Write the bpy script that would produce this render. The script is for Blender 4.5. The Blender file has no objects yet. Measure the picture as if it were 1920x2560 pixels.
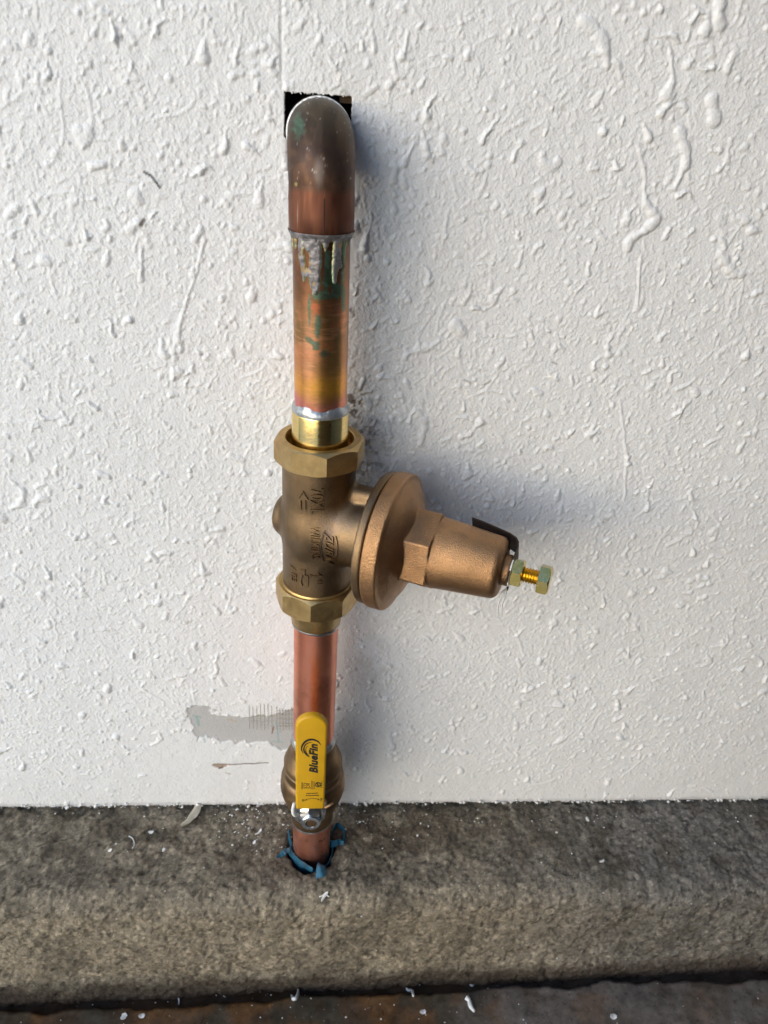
import bpy, bmesh, math, random
import numpy as np
from mathutils import Vector, Matrix
from mathutils.bvhtree import BVHTree
rad = math.radians
random.seed(7)
SC = bpy.context.scene
COL = SC.collection

# ------------------------------------------------------------------ camera
FPX = 1920.0                                   # focal length in pixels of the 1920 px wide photograph
DN = np.array([-235, 3396, 1920.]); DN /= np.linalg.norm(DN)          # world "down" seen from the camera
XR = np.array([22670, 484, 1920.]); XR -= XR.dot(DN)*DN; XR /= np.linalg.norm(XR)
FW = np.cross(XR, DN)
RM = np.array([XR, FW, -DN]).T
CP = -RM.T @ np.array([-.0346, -.06125, .42])
cam_d = bpy.data.cameras.new('camera'); cam = bpy.data.objects.new('camera', cam_d); COL.objects.link(cam)
cam_d.sensor_fit = 'HORIZONTAL'; cam_d.sensor_width = 36; cam_d.lens = 36*FPX/1920
cam_d.clip_start = .01; cam_d.clip_end = 400
mw = Matrix.Identity(4)
for i in range(3):
    mw[i][0] = RM[0][i]; mw[i][1] = -RM[1][i]; mw[i][2] = -RM[2][i]; mw[i][3] = CP[i]
cam.matrix_world = mw
cam_d.dof.use_dof = True; cam_d.dof.focus_distance = .44; cam_d.dof.aperture_fstop = 17
SC.camera = cam
SC.render.resolution_x = 768; SC.render.resolution_y = 1024

# ------------------------------------------------------------------ sky, sun, exposure
SUN_EL, SUN_AZ = 15.0, 44.0                    # elevation; degrees to the left of the wall's normal
world = bpy.data.worlds.new('World'); SC.world = world; world.use_nodes = True
nt = world.node_tree; bg = nt.nodes['Background']
sky = nt.nodes.new('ShaderNodeTexSky'); sky.sky_type = 'NISHITA'; sky.sun_disc = False
sdir = Vector((-math.sin(rad(SUN_AZ))*math.cos(rad(SUN_EL)), -math.cos(rad(SUN_AZ))*math.cos(rad(SUN_EL)), math.sin(rad(SUN_EL))))
sky.sun_elevation = rad(SUN_EL); sky.sun_rotation = math.atan2(sdir.x, sdir.y)
sky.air_density = 1.0; sky.dust_density = .5; sky.ozone_density = 2.2
nt.links.new(sky.outputs[0], bg.inputs[0]); bg.inputs[1].default_value = .15
sl = bpy.data.lights.new('sun', 'SUN'); sun = bpy.data.objects.new('sun', sl); COL.objects.link(sun)
sl.energy = .80; sl.angle = rad(54); sl.color = (1, .94, .86)
sun.rotation_euler = sdir.to_track_quat('Z', 'Y').to_euler()
SC.view_settings.view_transform = 'Standard'; SC.view_settings.look = 'None'
SC.view_settings.exposure = 1.10; SC.view_settings.gamma = 1

# ------------------------------------------------------------------ helpers
def tag(o, label=None, cat=None, group=None, kind=None):
    if label: o['label'] = label
    if cat: o['category'] = cat
    if group: o['group'] = group
    if kind: o['kind'] = kind
    return o
def empty(name, loc, label, cat, group=None):
    o = bpy.data.objects.new(name, None); COL.objects.link(o); o.location = loc; o.empty_display_size = .01
    return tag(o, label, cat, group)
def make_mesh(name, V, Q, mat=None, parent=None, smooth=True, sharp=None, col=None):
    V = np.asarray(V, dtype=np.float64)
    if parent is not None: V = V - np.array(parent.location)
    me = bpy.data.meshes.new(name)
    if isinstance(Q, np.ndarray):
        k = Q.shape[1]
        me.vertices.add(len(V)); me.vertices.foreach_set('co', V.astype(np.float32).ravel())
        me.loops.add(Q.size); me.loops.foreach_set('vertex_index', Q.astype(np.int32).ravel())
        me.polygons.add(len(Q)); me.polygons.foreach_set('loop_start', np.arange(0, Q.size, k, dtype=np.int32))
        me.update(calc_edges=True); me.validate()
    else:
        me.from_pydata([tuple(v) for v in V], [], Q); me.update()
    if smooth: me.polygons.foreach_set('use_smooth', np.ones(len(me.polygons), dtype=bool))
    if sharp is not None: me.set_sharp_from_angle(angle=rad(sharp))
    if col is not None:
        c = np.ones((len(V), 4), np.float32); c[:, :3] = col
        a = me.attributes.new('Col', 'FLOAT_COLOR', 'POINT'); a.data.foreach_set('color', c.ravel())
    if mat: me.materials.append(mat)
    o = bpy.data.objects.new(name, me); COL.objects.link(o)
    if parent is not None: o.parent = parent
    return o
def grid_quads(nr, nc, wrap=False, off=0):
    i = np.arange(nr-1)[:, None]; j = np.arange(nc if wrap else nc-1)[None, :]; j2 = (j+1) % nc
    return np.stack([i*nc+j, i*nc+j2, (i+1)*nc+j2, (i+1)*nc+j], -1).reshape(-1, 4)+off
def ray(u, v):
    d = RM.T @ np.array([(u-960)/FPX, (v-1280)/FPX, 1.]); return d/np.linalg.norm(d)
def hit(u, v, axis, val):
    d = ray(u, v); return CP+d*(val-CP[axis])/d[axis]
def bvh_of(o):
    me = o.data; n = Vector(o.parent.location) if o.parent else Vector(o.location)
    return BVHTree.FromPolygons([v.co+n for v in me.vertices], [tuple(p.vertices) for p in me.polygons])
def cast(b, u, v):
    h = b.ray_cast(Vector(CP), Vector(ray(u, v))); return (np.array(h[0]), np.array(h[1])) if h[0] is not None else (None, None)
def sstep(a, b, x):
    t = np.clip((x-a)/(b-a), 0, 1); return t*t*(3-2*t)
def vnoise(x, y, seed):
    r = np.random.RandomState(seed); T = r.rand(256, 256)
    xi = np.floor(x).astype(int); yi = np.floor(y).astype(int); fx = x-xi; fy = y-yi
    fx = fx*fx*(3-2*fx); fy = fy*fy*(3-2*fy)
    a = T[xi % 256, yi % 256]; b = T[(xi+1) % 256, yi % 256]; c = T[xi % 256, (yi+1) % 256]; d = T[(xi+1) % 256, (yi+1) % 256]
    return (a*(1-fx)+b*fx)*(1-fy)+(c*(1-fx)+d*fx)*fy
def fbm(x, y, size, octv=4, seed=0, gain=.5):
    s = 0; w = 1; t = 0; f = 1/size
    for k in range(octv):
        s = s+w*vnoise(x*f+17.3*k, y*f+5.1*k, seed+k); t += w; w *= gain; f *= 2.03
    return s/t
def lathe(name, prof, mat, parent, n=96, origin=(0, 0, 0), axis=None, sharp=35, closed=True, col=None):
    """prof: list of (r, s) along axis (default z up)"""
    ax = np.array([0, 0, 1.]) if axis is None else np.array(axis)
    ref = np.array([1., 0, 0]) if abs(ax[0]) < .9 else np.array([0, 0, 1.])
    e1 = np.cross(ax, ref); e1 /= np.linalg.norm(e1); e2 = np.cross(ax, e1)
    th = np.linspace(0, 2*np.pi, n, endpoint=False)
    P = np.array(prof)
    V = np.array(origin)+P[:, 1][:, None, None]*ax+P[:, 0][:, None, None]*(np.cos(th)[None, :, None]*e1+np.sin(th)[None, :, None]*e2)
    return make_mesh(name, V.reshape(-1, 3), grid_quads(len(P), n, True), mat, parent, True, sharp, col)
def nut(name, n, apo, s0, s1, hole, phase, mat, parent, origin, ax, e1, top=.97, bot=.97, k=1.5, sub=10, depth=None):
    """polygonal nut with chamfered ends: cone and prism intersect in the curved facet edges"""
    ax, e1 = np.array(ax, float), np.array(e1, float); e2 = np.cross(ax, e1)
    th = np.concatenate([np.linspace(0, 1, sub, endpoint=False)+i for i in range(n)])*2*np.pi/n
    pr = apo/np.cos(th % (2*np.pi/n)-np.pi/n)
    rows = []
    L = s1-s0
    dp = depth if depth is not None else L*.6
    rows.append((np.full_like(th, hole), s0+ (0 if depth is None else 0)))
    rt_, rb_ = np.minimum(pr, apo*top), np.minimum(pr, apo*bot)
    rows += [(rb_, s0), (pr, s0+(pr-rb_)/k), (pr, s1-(pr-rt_)/k), (rt_, s1)]
    rows.append((np.full_like(th, hole+.0004), s1)); rows.append((np.full_like(th, hole), s1-.0004)); rows.append((np.full_like(th, hole), s1-dp))
    V = np.array([np.array(origin)+(z*np.ones(len(th)))[:, None]*ax+r[:, None]*(np.cos(th+phase)[:, None]*e1+np.sin(th+phase)[:, None]*e2) for r, z in rows])
    return make_mesh(name, V.reshape(-1, 3), grid_quads(len(rows), len(th), True), mat, parent, True, 18)
def surface_nets(F, org, h):
    s = F < 0
    nx, ny, nz = F.shape
    cnt = np.zeros((nx-1, ny-1, nz-1)); acc = np.zeros((nx-1, ny-1, nz-1, 3))
    def sub(A, c): return A[c[0]:nx-1+c[0], c[1]:ny-1+c[1], c[2]:nz-1+c[2]]
    for d in range(3):
        for a in (0, 1):
            for b in (0, 1):
                c0 = [a, b]; c0.insert(d, 0); c1 = list(c0); c1[d] = 1
                f0, f1 = sub(F, c0), sub(F, c1); m = (f0 < 0) != (f1 < 0)
                t = np.where(m, f0/(np.where(m, f0-f1, 1)), 0)
                p = np.zeros(f0.shape+(3,)); p[...] = c0; p[..., d] += t
                acc += p*m[..., None]; cnt += m
    m = cnt > 0
    idx = -np.ones(m.shape, int); idx[m] = np.arange(m.sum())
    I = np.argwhere(m); V = (I+acc[m]/cnt[m][:, None])*h+np.array(org)
    Q = []
    for d in range(3):
        o = [x for x in range(3) if x != d]
        sl0 = [slice(None)]*3; sl1 = [slice(None)]*3; sl0[d] = slice(0, -1); sl1[d] = slice(1, None)
        for x in o: sl0[x] = slice(1, -1); sl1[x] = slice(1, -1)
        A, B = s[tuple(sl0)], s[tuple(sl1)]
        for flip, mm in ((False, A & ~B), (True, ~A & B)):
            P = np.argwhere(mm)
            for x in o: P[:, x] += 1
            q = []
            for (da, db) in ((0, 0), (-1, 0), (-1, -1), (0, -1)):
                K = P.copy(); K[:, o[0]] += da; K[:, o[1]] += db; q.append(idx[K[:, 0], K[:, 1], K[:, 2]])
            q = np.stack(q, 1)
            if flip != (d == 1): q = q[:, ::-1]
            Q.append(q)
    return V, np.concatenate(Q)
def smin(a, b, k):
    h = np.clip(.5+.5*(b-a)/k, 0, 1); return b*(1-h)+a*h-k*h*(1-h)

# ------------------------------------------------------------------ materials
def new_mat(name):
    m = bpy.data.materials.new(name); m.use_nodes = True; t = m.node_tree; return m, t, t.nodes['Principled BSDF']
def N(t, ty, **kw):
    n = t.nodes.new(ty)
    for k, v in kw.items():
        if k in n.inputs: n.inputs[k].default_value = v
        else: setattr(n, k, v)
    return n
def metal(name, c1, c2, rough=(.3, .5), met=1.0, scale=60, bump=.0, bscale=900, dist=.0002, stretch=(1, 1, 1), c3=None, s3=20, m3=(.55, .7), bump2=0, b2scale=200):
    m, t, b = new_mat(name); L = t.links.new
    tc = N(t, 'ShaderNodeTexCoord'); mp = N(t, 'ShaderNodeMapping'); mp.inputs['Scale'].default_value = stretch
    L(tc.outputs['Object'], mp.inputs[0])
    n1 = N(t, 'ShaderNodeTexNoise', Scale=scale, Detail=6, Roughness=.6); L(mp.outputs[0], n1.inputs['Vector'])
    r = N(t, 'ShaderNodeValToRGB'); r.color_ramp.elements[0].position = .35; r.color_ramp.elements[1].position = .65
    r.color_ramp.elements[0].color = (*c1, 1); r.color_ramp.elements[1].color = (*c2, 1)
    L(n1.outputs[0], r.inputs[0]); out = r.outputs[0]
    if c3:
        n3 = N(t, 'ShaderNodeTexNoise', Scale=s3, Detail=5, Roughness=.7); L(tc.outputs['Object'], n3.inputs['Vector'])
        mr = N(t, 'ShaderNodeMapRange'); mr.inputs[1].default_value = m3[0]; mr.inputs[2].default_value = m3[1]; L(n3.outputs[0], mr.inputs[0])
        mx = N(t, 'ShaderNodeMix', data_type='RGBA'); L(mr.outputs[0], mx.inputs[0]); L(out, mx.inputs[6]); mx.inputs[7].default_value = (*c3, 1); out = mx.outputs[2]
    L(out, b.inputs['Base Color'])
    mr = N(t, 'ShaderNodeMapRange'); mr.inputs[3].default_value = rough[0]; mr.inputs[4].default_value = rough[1]; mr.inputs[1].default_value = .3; mr.inputs[2].default_value = .7
    n2 = N(t, 'ShaderNodeTexNoise', Scale=scale*2.3, Detail=4); L(mp.outputs[0], n2.inputs['Vector']); L(n2.outputs[0], mr.inputs[0]); L(mr.outputs[0], b.inputs['Roughness'])
    b.inputs['Metallic'].default_value = met
    nrm = None
    if bump2:
        nb = N(t, 'ShaderNodeTexNoise', Scale=b2scale, Detail=3); L(tc.outputs['Object'], nb.inputs['Vector'])
        bb = N(t, 'ShaderNodeBump'); bb.inputs['Strength'].default_value = bump2; bb.inputs['Distance'].default_value = .0006; L(nb.outputs[0], bb.inputs['Height']); nrm = bb.outputs[0]
    if bump:
        nb = N(t, 'ShaderNodeTexNoise', Scale=bscale, Detail=4, Roughness=.6); L(mp.outputs[0], nb.inputs['Vector'])
        bb = N(t, 'ShaderNodeBump'); bb.inputs['Strength'].default_value = bump; bb.inputs['Distance'].default_value = dist; L(nb.outputs[0], bb.inputs['Height'])
        if nrm: L(nrm, bb.inputs['Normal'])
        nrm = bb.outputs[0]
    if nrm: L(nrm, b.inputs['Normal'])
    return m
def plain(name, c, rough=.5, met=0, bump=0, bscale=400, dist=.0003, var=.15, spec=.5):
    m, t, b = new_mat(name); L = t.links.new
    tc = N(t, 'ShaderNodeTexCoord'); n1 = N(t, 'ShaderNodeTexNoise', Scale=bscale*.3, Detail=5); L(tc.outputs['Object'], n1.inputs['Vector'])
    r = N(t, 'ShaderNodeValToRGB'); r.color_ramp.elements[0].position = .35; r.color_ramp.elements[1].position = .65
    r.color_ramp.elements[0].color = (*[x*(1-var) for x in c], 1); r.color_ramp.elements[1].color = (*[min(1, x*(1+var)) for x in c], 1)
    L(n1.outputs[0], r.inputs[0]); L(r.outputs[0], b.inputs['Base Color'])
    b.inputs['Roughness'].default_value = rough; b.inputs['Metallic'].default_value = met; b.inputs['Specular IOR Level'].default_value = spec
    if bump:
        nb = N(t, 'ShaderNodeTexNoise', Scale=bscale, Detail=4); L(tc.outputs['Object'], nb.inputs['Vector'])
        bb = N(t, 'ShaderNodeBump'); bb.inputs['Strength'].default_value = bump; bb.inputs['Distance'].default_value = dist; L(nb.outputs[0], bb.inputs['Height']); L(bb.outputs[0], b.inputs['Normal'])
    return m
def attr_mat(name, rough=.6, met=0, bump=.5, bscale=500, dist=.0004, var=.2, vscale=300, rvar=0, stretch=(1, 1, 1), spec=.5, det=5, fine=0, grit=0):
    m, t, b = new_mat(name); L = t.links.new
    at = N(t, 'ShaderNodeAttribute', attribute_name='Col'); tc = N(t, 'ShaderNodeTexCoord'); mp = N(t, 'ShaderNodeMapping'); mp.inputs['Scale'].default_value = stretch; L(tc.outputs['Object'], mp.inputs[0])
    n1 = N(t, 'ShaderNodeTexNoise', Scale=vscale, Detail=det, Roughness=.65); L(mp.outputs[0], n1.inputs['Vector'])
    mr = N(t, 'ShaderNodeMapRange'); mr.inputs[1].default_value = .3; mr.inputs[2].default_value = .7; mr.inputs[3].default_value = 1-var; mr.inputs[4].default_value = 1+var; L(n1.outputs[0], mr.inputs[0])
    mx = N(t, 'ShaderNodeMix', data_type='RGBA', blend_type='MULTIPLY'); mx.inputs[0].default_value = 1; L(at.outputs['Color'], mx.inputs[6])
    cb = N(t, 'ShaderNodeCombineColor'); [L(mr.outputs[0], cb.inputs[i]) for i in range(3)]; L(cb.outputs[0], mx.inputs[7]); L(mx.outputs[2], b.inputs['Base Color'])
    b.inputs['Roughness'].default_value = rough; b.inputs['Metallic'].default_value = met; b.inputs['Specular IOR Level'].default_value = spec
    if rvar:
        r2 = N(t, 'ShaderNodeMapRange'); r2.inputs[1].default_value = .3; r2.inputs[2].default_value = .7; r2.inputs[3].default_value = rough-rvar; r2.inputs[4].default_value = rough+rvar; L(n1.outputs[0], r2.inputs[0]); L(r2.outputs[0], b.inputs['Roughness'])
    nb = N(t, 'ShaderNodeTexNoise', Scale=bscale, Detail=4, Roughness=.6); L(mp.outputs[0], nb.inputs['Vector'])
    bb = N(t, 'ShaderNodeBump'); bb.inputs['Strength'].default_value = bump; bb.inputs['Distance'].default_value = dist; L(nb.outputs[0], bb.inputs['Height']); nrm = bb.outputs[0]
    if fine:
        vz = N(t, 'ShaderNodeTexVoronoi', Scale=fine); L(mp.outputs[0], vz.inputs['Vector'])
        b3 = N(t, 'ShaderNodeBump'); b3.inputs['Strength'].default_value = .42; b3.inputs['Distance'].default_value = .0004; b3.invert = True; L(vz.outputs['Distance'], b3.inputs['Height']); L(nrm, b3.inputs['Normal']); nrm = b3.outputs[0]
    L(nrm, b.inputs['Normal'])
    if grit:
        ng = N(t, 'ShaderNodeTexNoise', Scale=grit, Detail=3, Roughness=.8); L(tc.outputs['Object'], ng.inputs['Vector'])
        rg = N(t, 'ShaderNodeValToRGB'); e_ = rg.color_ramp.elements; e_[0].position = .36; e_[0].color = (.35, .33, .31, 1); e_[1].position = .46; e_[1].color = (1, 1, 1, 1)
        e2_ = e_.new(.60); e2_.color = (1, 1, 1, 1); e3_ = e_.new(.70); e3_.color = (1.9, 1.85, 1.75, 1)
        mg = N(t, 'ShaderNodeMix', data_type='RGBA', blend_type='MULTIPLY'); mg.inputs[0].default_value = .55; L(ng.outputs[0], rg.inputs[0]); L(mx.outputs[2], mg.inputs[6]); L(rg.outputs[0], mg.inputs[7]); L(mg.outputs[2], b.inputs['Base Color'])
    return m
M_wall = attr_mat('white_textured_paint', rough=.55, bump=.55, bscale=900, dist=.00035, var=.02, spec=.4, fine=700)
M_conc = attr_mat('rough_concrete', rough=.88, bump=.75, bscale=420, dist=.0011, var=.35, vscale=330, spec=.25, det=8, grit=620)
M_floor = attr_mat('stained_floor', rough=.38, bump=.5, bscale=160, dist=.0006, var=.3, vscale=90, rvar=.12, grit=300)
M_cast = metal('cast_bronze_body', (.17, .115, .065), (.27, .18, .10), (.33, .45), 1, 45, .6, 1500, .0005, c3=(.19, .14, .11), s3=28)
M_bell = metal('cast_bronze_bell', (.33, .185, .09), (.50, .285, .14), (.33, .46), 1, 40, .9, 1350, .00055, c3=(.28, .18, .11), s3=26)
M_nutb = metal('union_nut_brass', (.44, .30, .13), (.60, .42, .19), (.36, .50), 1, 120, .35, 500, .00012, c3=(.42, .25, .12), s3=60, m3=(.58, .72))
M_brass = metal('polished_brass', (.80, .58, .22), (.88, .68, .30), (.12, .22), 1, 90, .15, 300, .0001, (1, 1, 8), c3=(.30, .12, .04), s3=70, m3=(.6, .68))
M_copper = metal('copper_tube', (.80, .28, .17), (.92, .40, .27), (.33, .45), 1, 30, .2, 260, .0001, (1, 1, .35), c3=(.60, .22, .15), s3=24, m3=(.5, .72))
M_coppero = metal('copper_tube_oxidised', (.80, .33, .23), (.92, .44, .32), (.32, .5), 1, 40, .3, 400, .0001, c3=(.20, .07, .05), s3=110, m3=(.56, .72))
M_elbow = attr_mat('tarnished_copper', rough=.5, met=.7, bump=.25, bscale=140, dist=.0002, var=.16, vscale=60, rvar=.1)
M_tube = attr_mat('weathered_copper', rough=.33, met=.92, bump=.18, bscale=420, dist=.00012, var=.10, vscale=300, rvar=.05, stretch=(1, 1, 3.2))
M_solder = metal('grey_solder', (.34, .36, .37), (.60, .62, .64), (.28, .45), .85, 160, .6, 500, .0003)
M_soldern = attr_mat('old_solder', rough=.5, met=.55, bump=.7, bscale=900, dist=.0003, var=.25, vscale=500)
M_valve = metal('brown_brass_body', (.20, .135, .075), (.31, .205, .115), (.44, .56), 1, 70, .4, 600, .0002, c3=(.22, .13, .09), s3=45)
M_zinc = metal('yellow_zinc_plate', (.70, .52, .14), (.78, .62, .24), (.16, .3), 1, 160, .15, 500, .0001, c3=(.60, .56, .30), s3=160, m3=(.56, .66))
M_thread = metal('yellow_zinc_thread', (.70, .42, .05), (.82, .56, .08), (.2, .3), 1, 100)
M_steel = metal('zinc_plated_steel', (.55, .57, .58), (.74, .76, .78), (.12, .3), 1, 90, .15, 500, .0001)
M_plate = metal('handle_plate_steel', (.36, .36, .37), (.50, .50, .52), (.3, .45), 1, 90, .15, 400, .0001)
M_brown = plain('brown_plastic', (.035, .022, .017), .6, var=.1, spec=.2)
M_yellow = plain('yellow_vinyl', (.60, .33, .003), .5, bump=.12, bscale=260, dist=.0002, var=.06)
M_ink = plain('black_print', (.012, .011, .01), .5, var=.05)
M_white = plain('white_paint_flake', (.78, .77, .74), .6, bump=.3, bscale=600)
M_cream = plain('cream_flake', (.46, .42, .33), .7, bump=.4, bscale=500)
M_blue = plain('blue_plastic', (.016, .095, .155), .42, bump=.5, bscale=300, dist=.0005, var=.5)
M_dark = plain('dark_cavity', (.02, .018, .016), .9)
M_string = plain('tape_fibre', (.36, .31, .23), .8)
M_pale = plain('pale_edge', (.80, .80, .78), .35)

# ------------------------------------------------------------------ wall
WY = .038; LZ = -.372
def axis_coords(a, b, h, lo, hi):
    c = list(np.arange(a, b, h)); s = h; x = a; left = []
    while x > lo: s *= 1.6; x -= s; left.append(max(x, lo))
    s = h; x = c[-1]; right = []
    while x < hi: s *= 1.6; x += s; right.append(min(x, hi))
    return np.array(left[::-1]+c+right)
H = .0007
xs = axis_coords(-.285, .435, H, -2.6, 2.6)
zs = axis_coords(-.369, .222, H, -.369-1e-9, 2.3)
i0 = int(np.argmin(abs(xs+.285))); i1 = int(np.argmin(abs(xs-.434))); k0 = int(np.argmin(abs(zs+.369))); k1 = int(np.argmin(abs(zs-.221)))
HX0, HX1, HZ0, HZ1 = -.0213, .0128, .1105, .1462
gx, gz = np.meshgrid(xs, zs)                   # rows = z
Hm = np.zeros_like(gx)
fx, fz = xs[i0:i1+1], zs[k0:k1+1]
FH = np.zeros((len(fz), len(fx)))
rs = np.random.RandomState(11)
def wpt(u, v): p = hit(u, v, 1, WY); return p[0], p[2]
def smooth_amount(x, z):                       # trowelled-smooth patches: low left of the pipe and along the foot of the wall
    a = sstep(-.17, -.12, x)*(1-sstep(-.03, -.015, x))*(1-sstep(-.30, -.255, z))
    b = sstep(-.085, -.05, x)*(1-sstep(.03, .06, x))*(1-sstep(-.20, -.12, z))*.8
    c = 1-sstep(-.355, -.305, z)
    return max(a, b, c*.75)
def stamp(px, pz, pr, h, soft=1.0):
    """blob along a polyline with radii pr"""
    R0 = max(pr)+H
    a0 = np.searchsorted(fx, min(px)-R0); a1 = np.searchsorted(fx, max(px)+R0); b0 = np.searchsorted(fz, min(pz)-R0); b1 = np.searchsorted(fz, max(pz)+R0)
    if a1-a0 < 1 or b1-b0 < 1: return
    X, Z = np.meshgrid(fx[a0:a1], fz[b0:b1]); best = np.full(X.shape, -1.)
    for k in range(len(px)-1):
        dx, dz = px[k+1]-px[k], pz[k+1]-pz[k]; L2 = dx*dx+dz*dz+1e-12
        t = np.clip(((X-px[k])*dx+(Z-pz[k])*dz)/L2, 0, 1); d = np.hypot(X-px[k]-t*dx, Z-pz[k]-t*dz); r = pr[k]+(pr[k+1]-pr[k])*t
        q = 1-(d/np.maximum(r, 1e-5))**2; q = np.where(q > 0, np.sqrt(np.clip(q, 0, 1))*np.minimum(1, r/max(pr)+.25), -1)
        best = np.maximum(best, q)
    cur = FH[b0:b1, a0:a1]; add = np.clip(best, 0, 1)*h
    FH[b0:b1, a0:a1] = np.maximum(cur, add)+.35*np.minimum(cur, add)
def rnd_xy(): return rs.uniform(fx[0], fx[-1]), rs.uniform(fz[0], fz[-1])
for _ in range(42000):                         # fine spatter
    x, z = rnd_xy()
    if rs.rand() < smooth_amount(x, z)*.93: continue
    r = rs.uniform(.00045, .0009)*(1 if rs.rand() < .85 else 1.5); a = rs.normal(1.25, .8); l = r*rs.uniform(0, 3.2)
    stamp([x, x+l*math.cos(a)], [z, z+l*math.sin(a)], [r, r*.7], rs.uniform(.00022, .00052))
for _ in range(2600):                          # drops
    x, z = rnd_xy()
    if rs.rand() < smooth_amount(x, z)*.9: continue
    r = .0008+.0014*rs.rand()**1.6; a = rs.normal(1.4, .9); l = r*rs.choice([0, 0, 1, 2, 3.5])
    n = 4; px = [x]; pz = [z]; pr = [r]
    for k in range(n): a += rs.normal(0, .4); px.append(px[-1]+l/n*math.cos(a)); pz.append(pz[-1]+l/n*math.sin(a)); pr.append(r*rs.uniform(.5, 1))
    stamp(px, pz, pr, rs.uniform(.00045, .0011))
for _ in range(400):                           # big drips with tails
    x, z = rnd_xy()
    if rs.rand() < smooth_amount(x, z)*.97: continue
    r = .0013+.0019*rs.rand()**1.4; a = rs.normal(1.45, .7); L = rs.uniform(.002, .014); n = 9; px = [x]; pz = [z]; pr = [r]
    for k in range(n):
        a += rs.normal(0, .33); px.append(px[-1]+L/n*math.cos(a)); pz.append(pz[-1]+L/n*math.sin(a)); pr.append(max(.0004, r*(1-(k+1)/n*.85)*rs.uniform(.55, 1.2)))
    stamp(px, pz, pr, rs.uniform(.0008, .0016))
    if rs.rand() < .4: stamp([x+.0012*rs.randn(), x+.003*rs.randn()], [z, z+.002*rs.randn()], [r*.8, r*.5], .0009)
for _ in range(130):                           # thin threads
    x, z = rnd_xy()
    if rs.rand() < smooth_amount(x, z): continue
    a = rs.normal(1.3, .6); L = rs.uniform(.008, .03); n = 8; px = [x]; pz = [z]
    for k in range(n): a += rs.normal(0, .15); px.append(px[-1]+L/n*math.cos(a)); pz.append(pz[-1]+L/n*math.sin(a))
    stamp(px, pz, [.0008]*(n+1), .0004)
def pxstamp(pts, rpx, h):
    P = [np.array(wpt(*p)) for p in pts]; s = .00023; n_ = len(P)
    if not hasattr(rpx, '__len__'): rpx = [rpx]*n_
    Q_ = []
    for i in range(n_-1):
        p0, p1, p2, p3 = P[max(i-1, 0)], P[i], P[i+1], P[min(i+2, n_-1)]
        for t in (0, .2, .4, .6, .8): Q_.append(.5*((2*p1)+(-p0+p2)*t+(2*p0-5*p1+4*p2-p3)*t*t+(-p0+3*p1-3*p2+p3)*t**3)+rs.normal(0, .00025, 2))
    Q_.append(P[-1]); rpx = np.interp(np.linspace(0, n_-1, len(Q_)), np.arange(n_), rpx)*rs.uniform(.6, 1.2, len(Q_)); P = Q_
    stamp([p[0] for p in P], [p[1] for p in P], [r*s for r in rpx] if hasattr(rpx, '__len__') else [rpx*s]*len(P), h)
# marked drips of the photograph
for pts, r, h in [([(1595, 370), (1612, 440), (1612, 500), (1640, 545), (1612, 575), (1575, 600), (1570, 625)], [2, 3, 6, 17, 9, 13, 8], .0016),
                  ([(1700, 330), (1715, 395), (1700, 440), (1685, 470)], [14, 12, 6, 10], .0015), ([(1455, 50), (1500, 90), (1520, 165)], [12, 15, 7], .0014),
                  ([(1675, 120), (1680, 190), (1665, 245)], [4, 6, 15], .0015), ([(1780, 250), (1785, 300)], [13, 16], .0015), ([(1800, 5), (1790, 55)], [16, 10], .0015),
                  ([(1795, 25), (1800, 60)], [8, 14], .0015), ([(510, 600), (490, 680), (462, 760), (435, 880)], [5, 4, 5, 9], .0009), ([(1355, 385), (1362, 410), (1385, 415), (1395, 400)], [7, 12, 13, 8], .0011),
                  ([(1140, 810), (1155, 830)], [17, 14], .0014), ([(1600, 640), (1592, 760)], [3, 4], .0008), ([(1800, 630), (1830, 680), (1860, 685)], [12, 14, 6], .0013),
                  ([(355, 620), (352, 700)], [5, 8], .001), ([(105, 650), (120, 655)], [14, 10], .0011), ([(340, 490), (346, 500)], [15, 12], .0011), ([(200, 330), (210, 350), (225, 320)], [16, 13, 10], .0011),
                  ([(575, 1140), (605, 1150)], [9, 14], .0011), ([(25, 1200), (58, 1230), (50, 1262), (25, 1270)], [4, 8, 8, 5], .0012), ([(240, 1180), (272, 1192)], [8, 13], .0013),
                  ([(380, 1835), (398, 1832), (402, 1850), (380, 1862)], [4, 5, 5, 5], .0008), ([(1550, 1000), (1565, 1130), (1560, 1250)], [3, 5, 3], .0007),
                  ([(1040, 1025), (1062, 1060), (1050, 1110)], [10, 12, 8], .0012), ([(915, 1000), (920, 1020)], [14, 10], .0009), ([(40, 520), (20, 540)], [8, 10], .001)]:
    pxstamp(pts, r, h)
low = (fbm(*np.meshgrid(fx, fz), .05, 3, 3)-.5)*.0012+(fbm(*np.meshgrid(fx, fz), .008, 3, 9)-.5)*.0005
GX, GZ = np.meshgrid(fx, fz)
FHc = FH.copy(); FH = FH+low+(fbm(GX, GZ, .0022, 2, 40)-.5)*.00022
colr = np.ones(GX.shape+(3,))*np.array([.78, .78, .775])
colr *= (1+.05*(fbm(GX, GZ, .09, 3, 21)-.5))[..., None]
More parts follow.
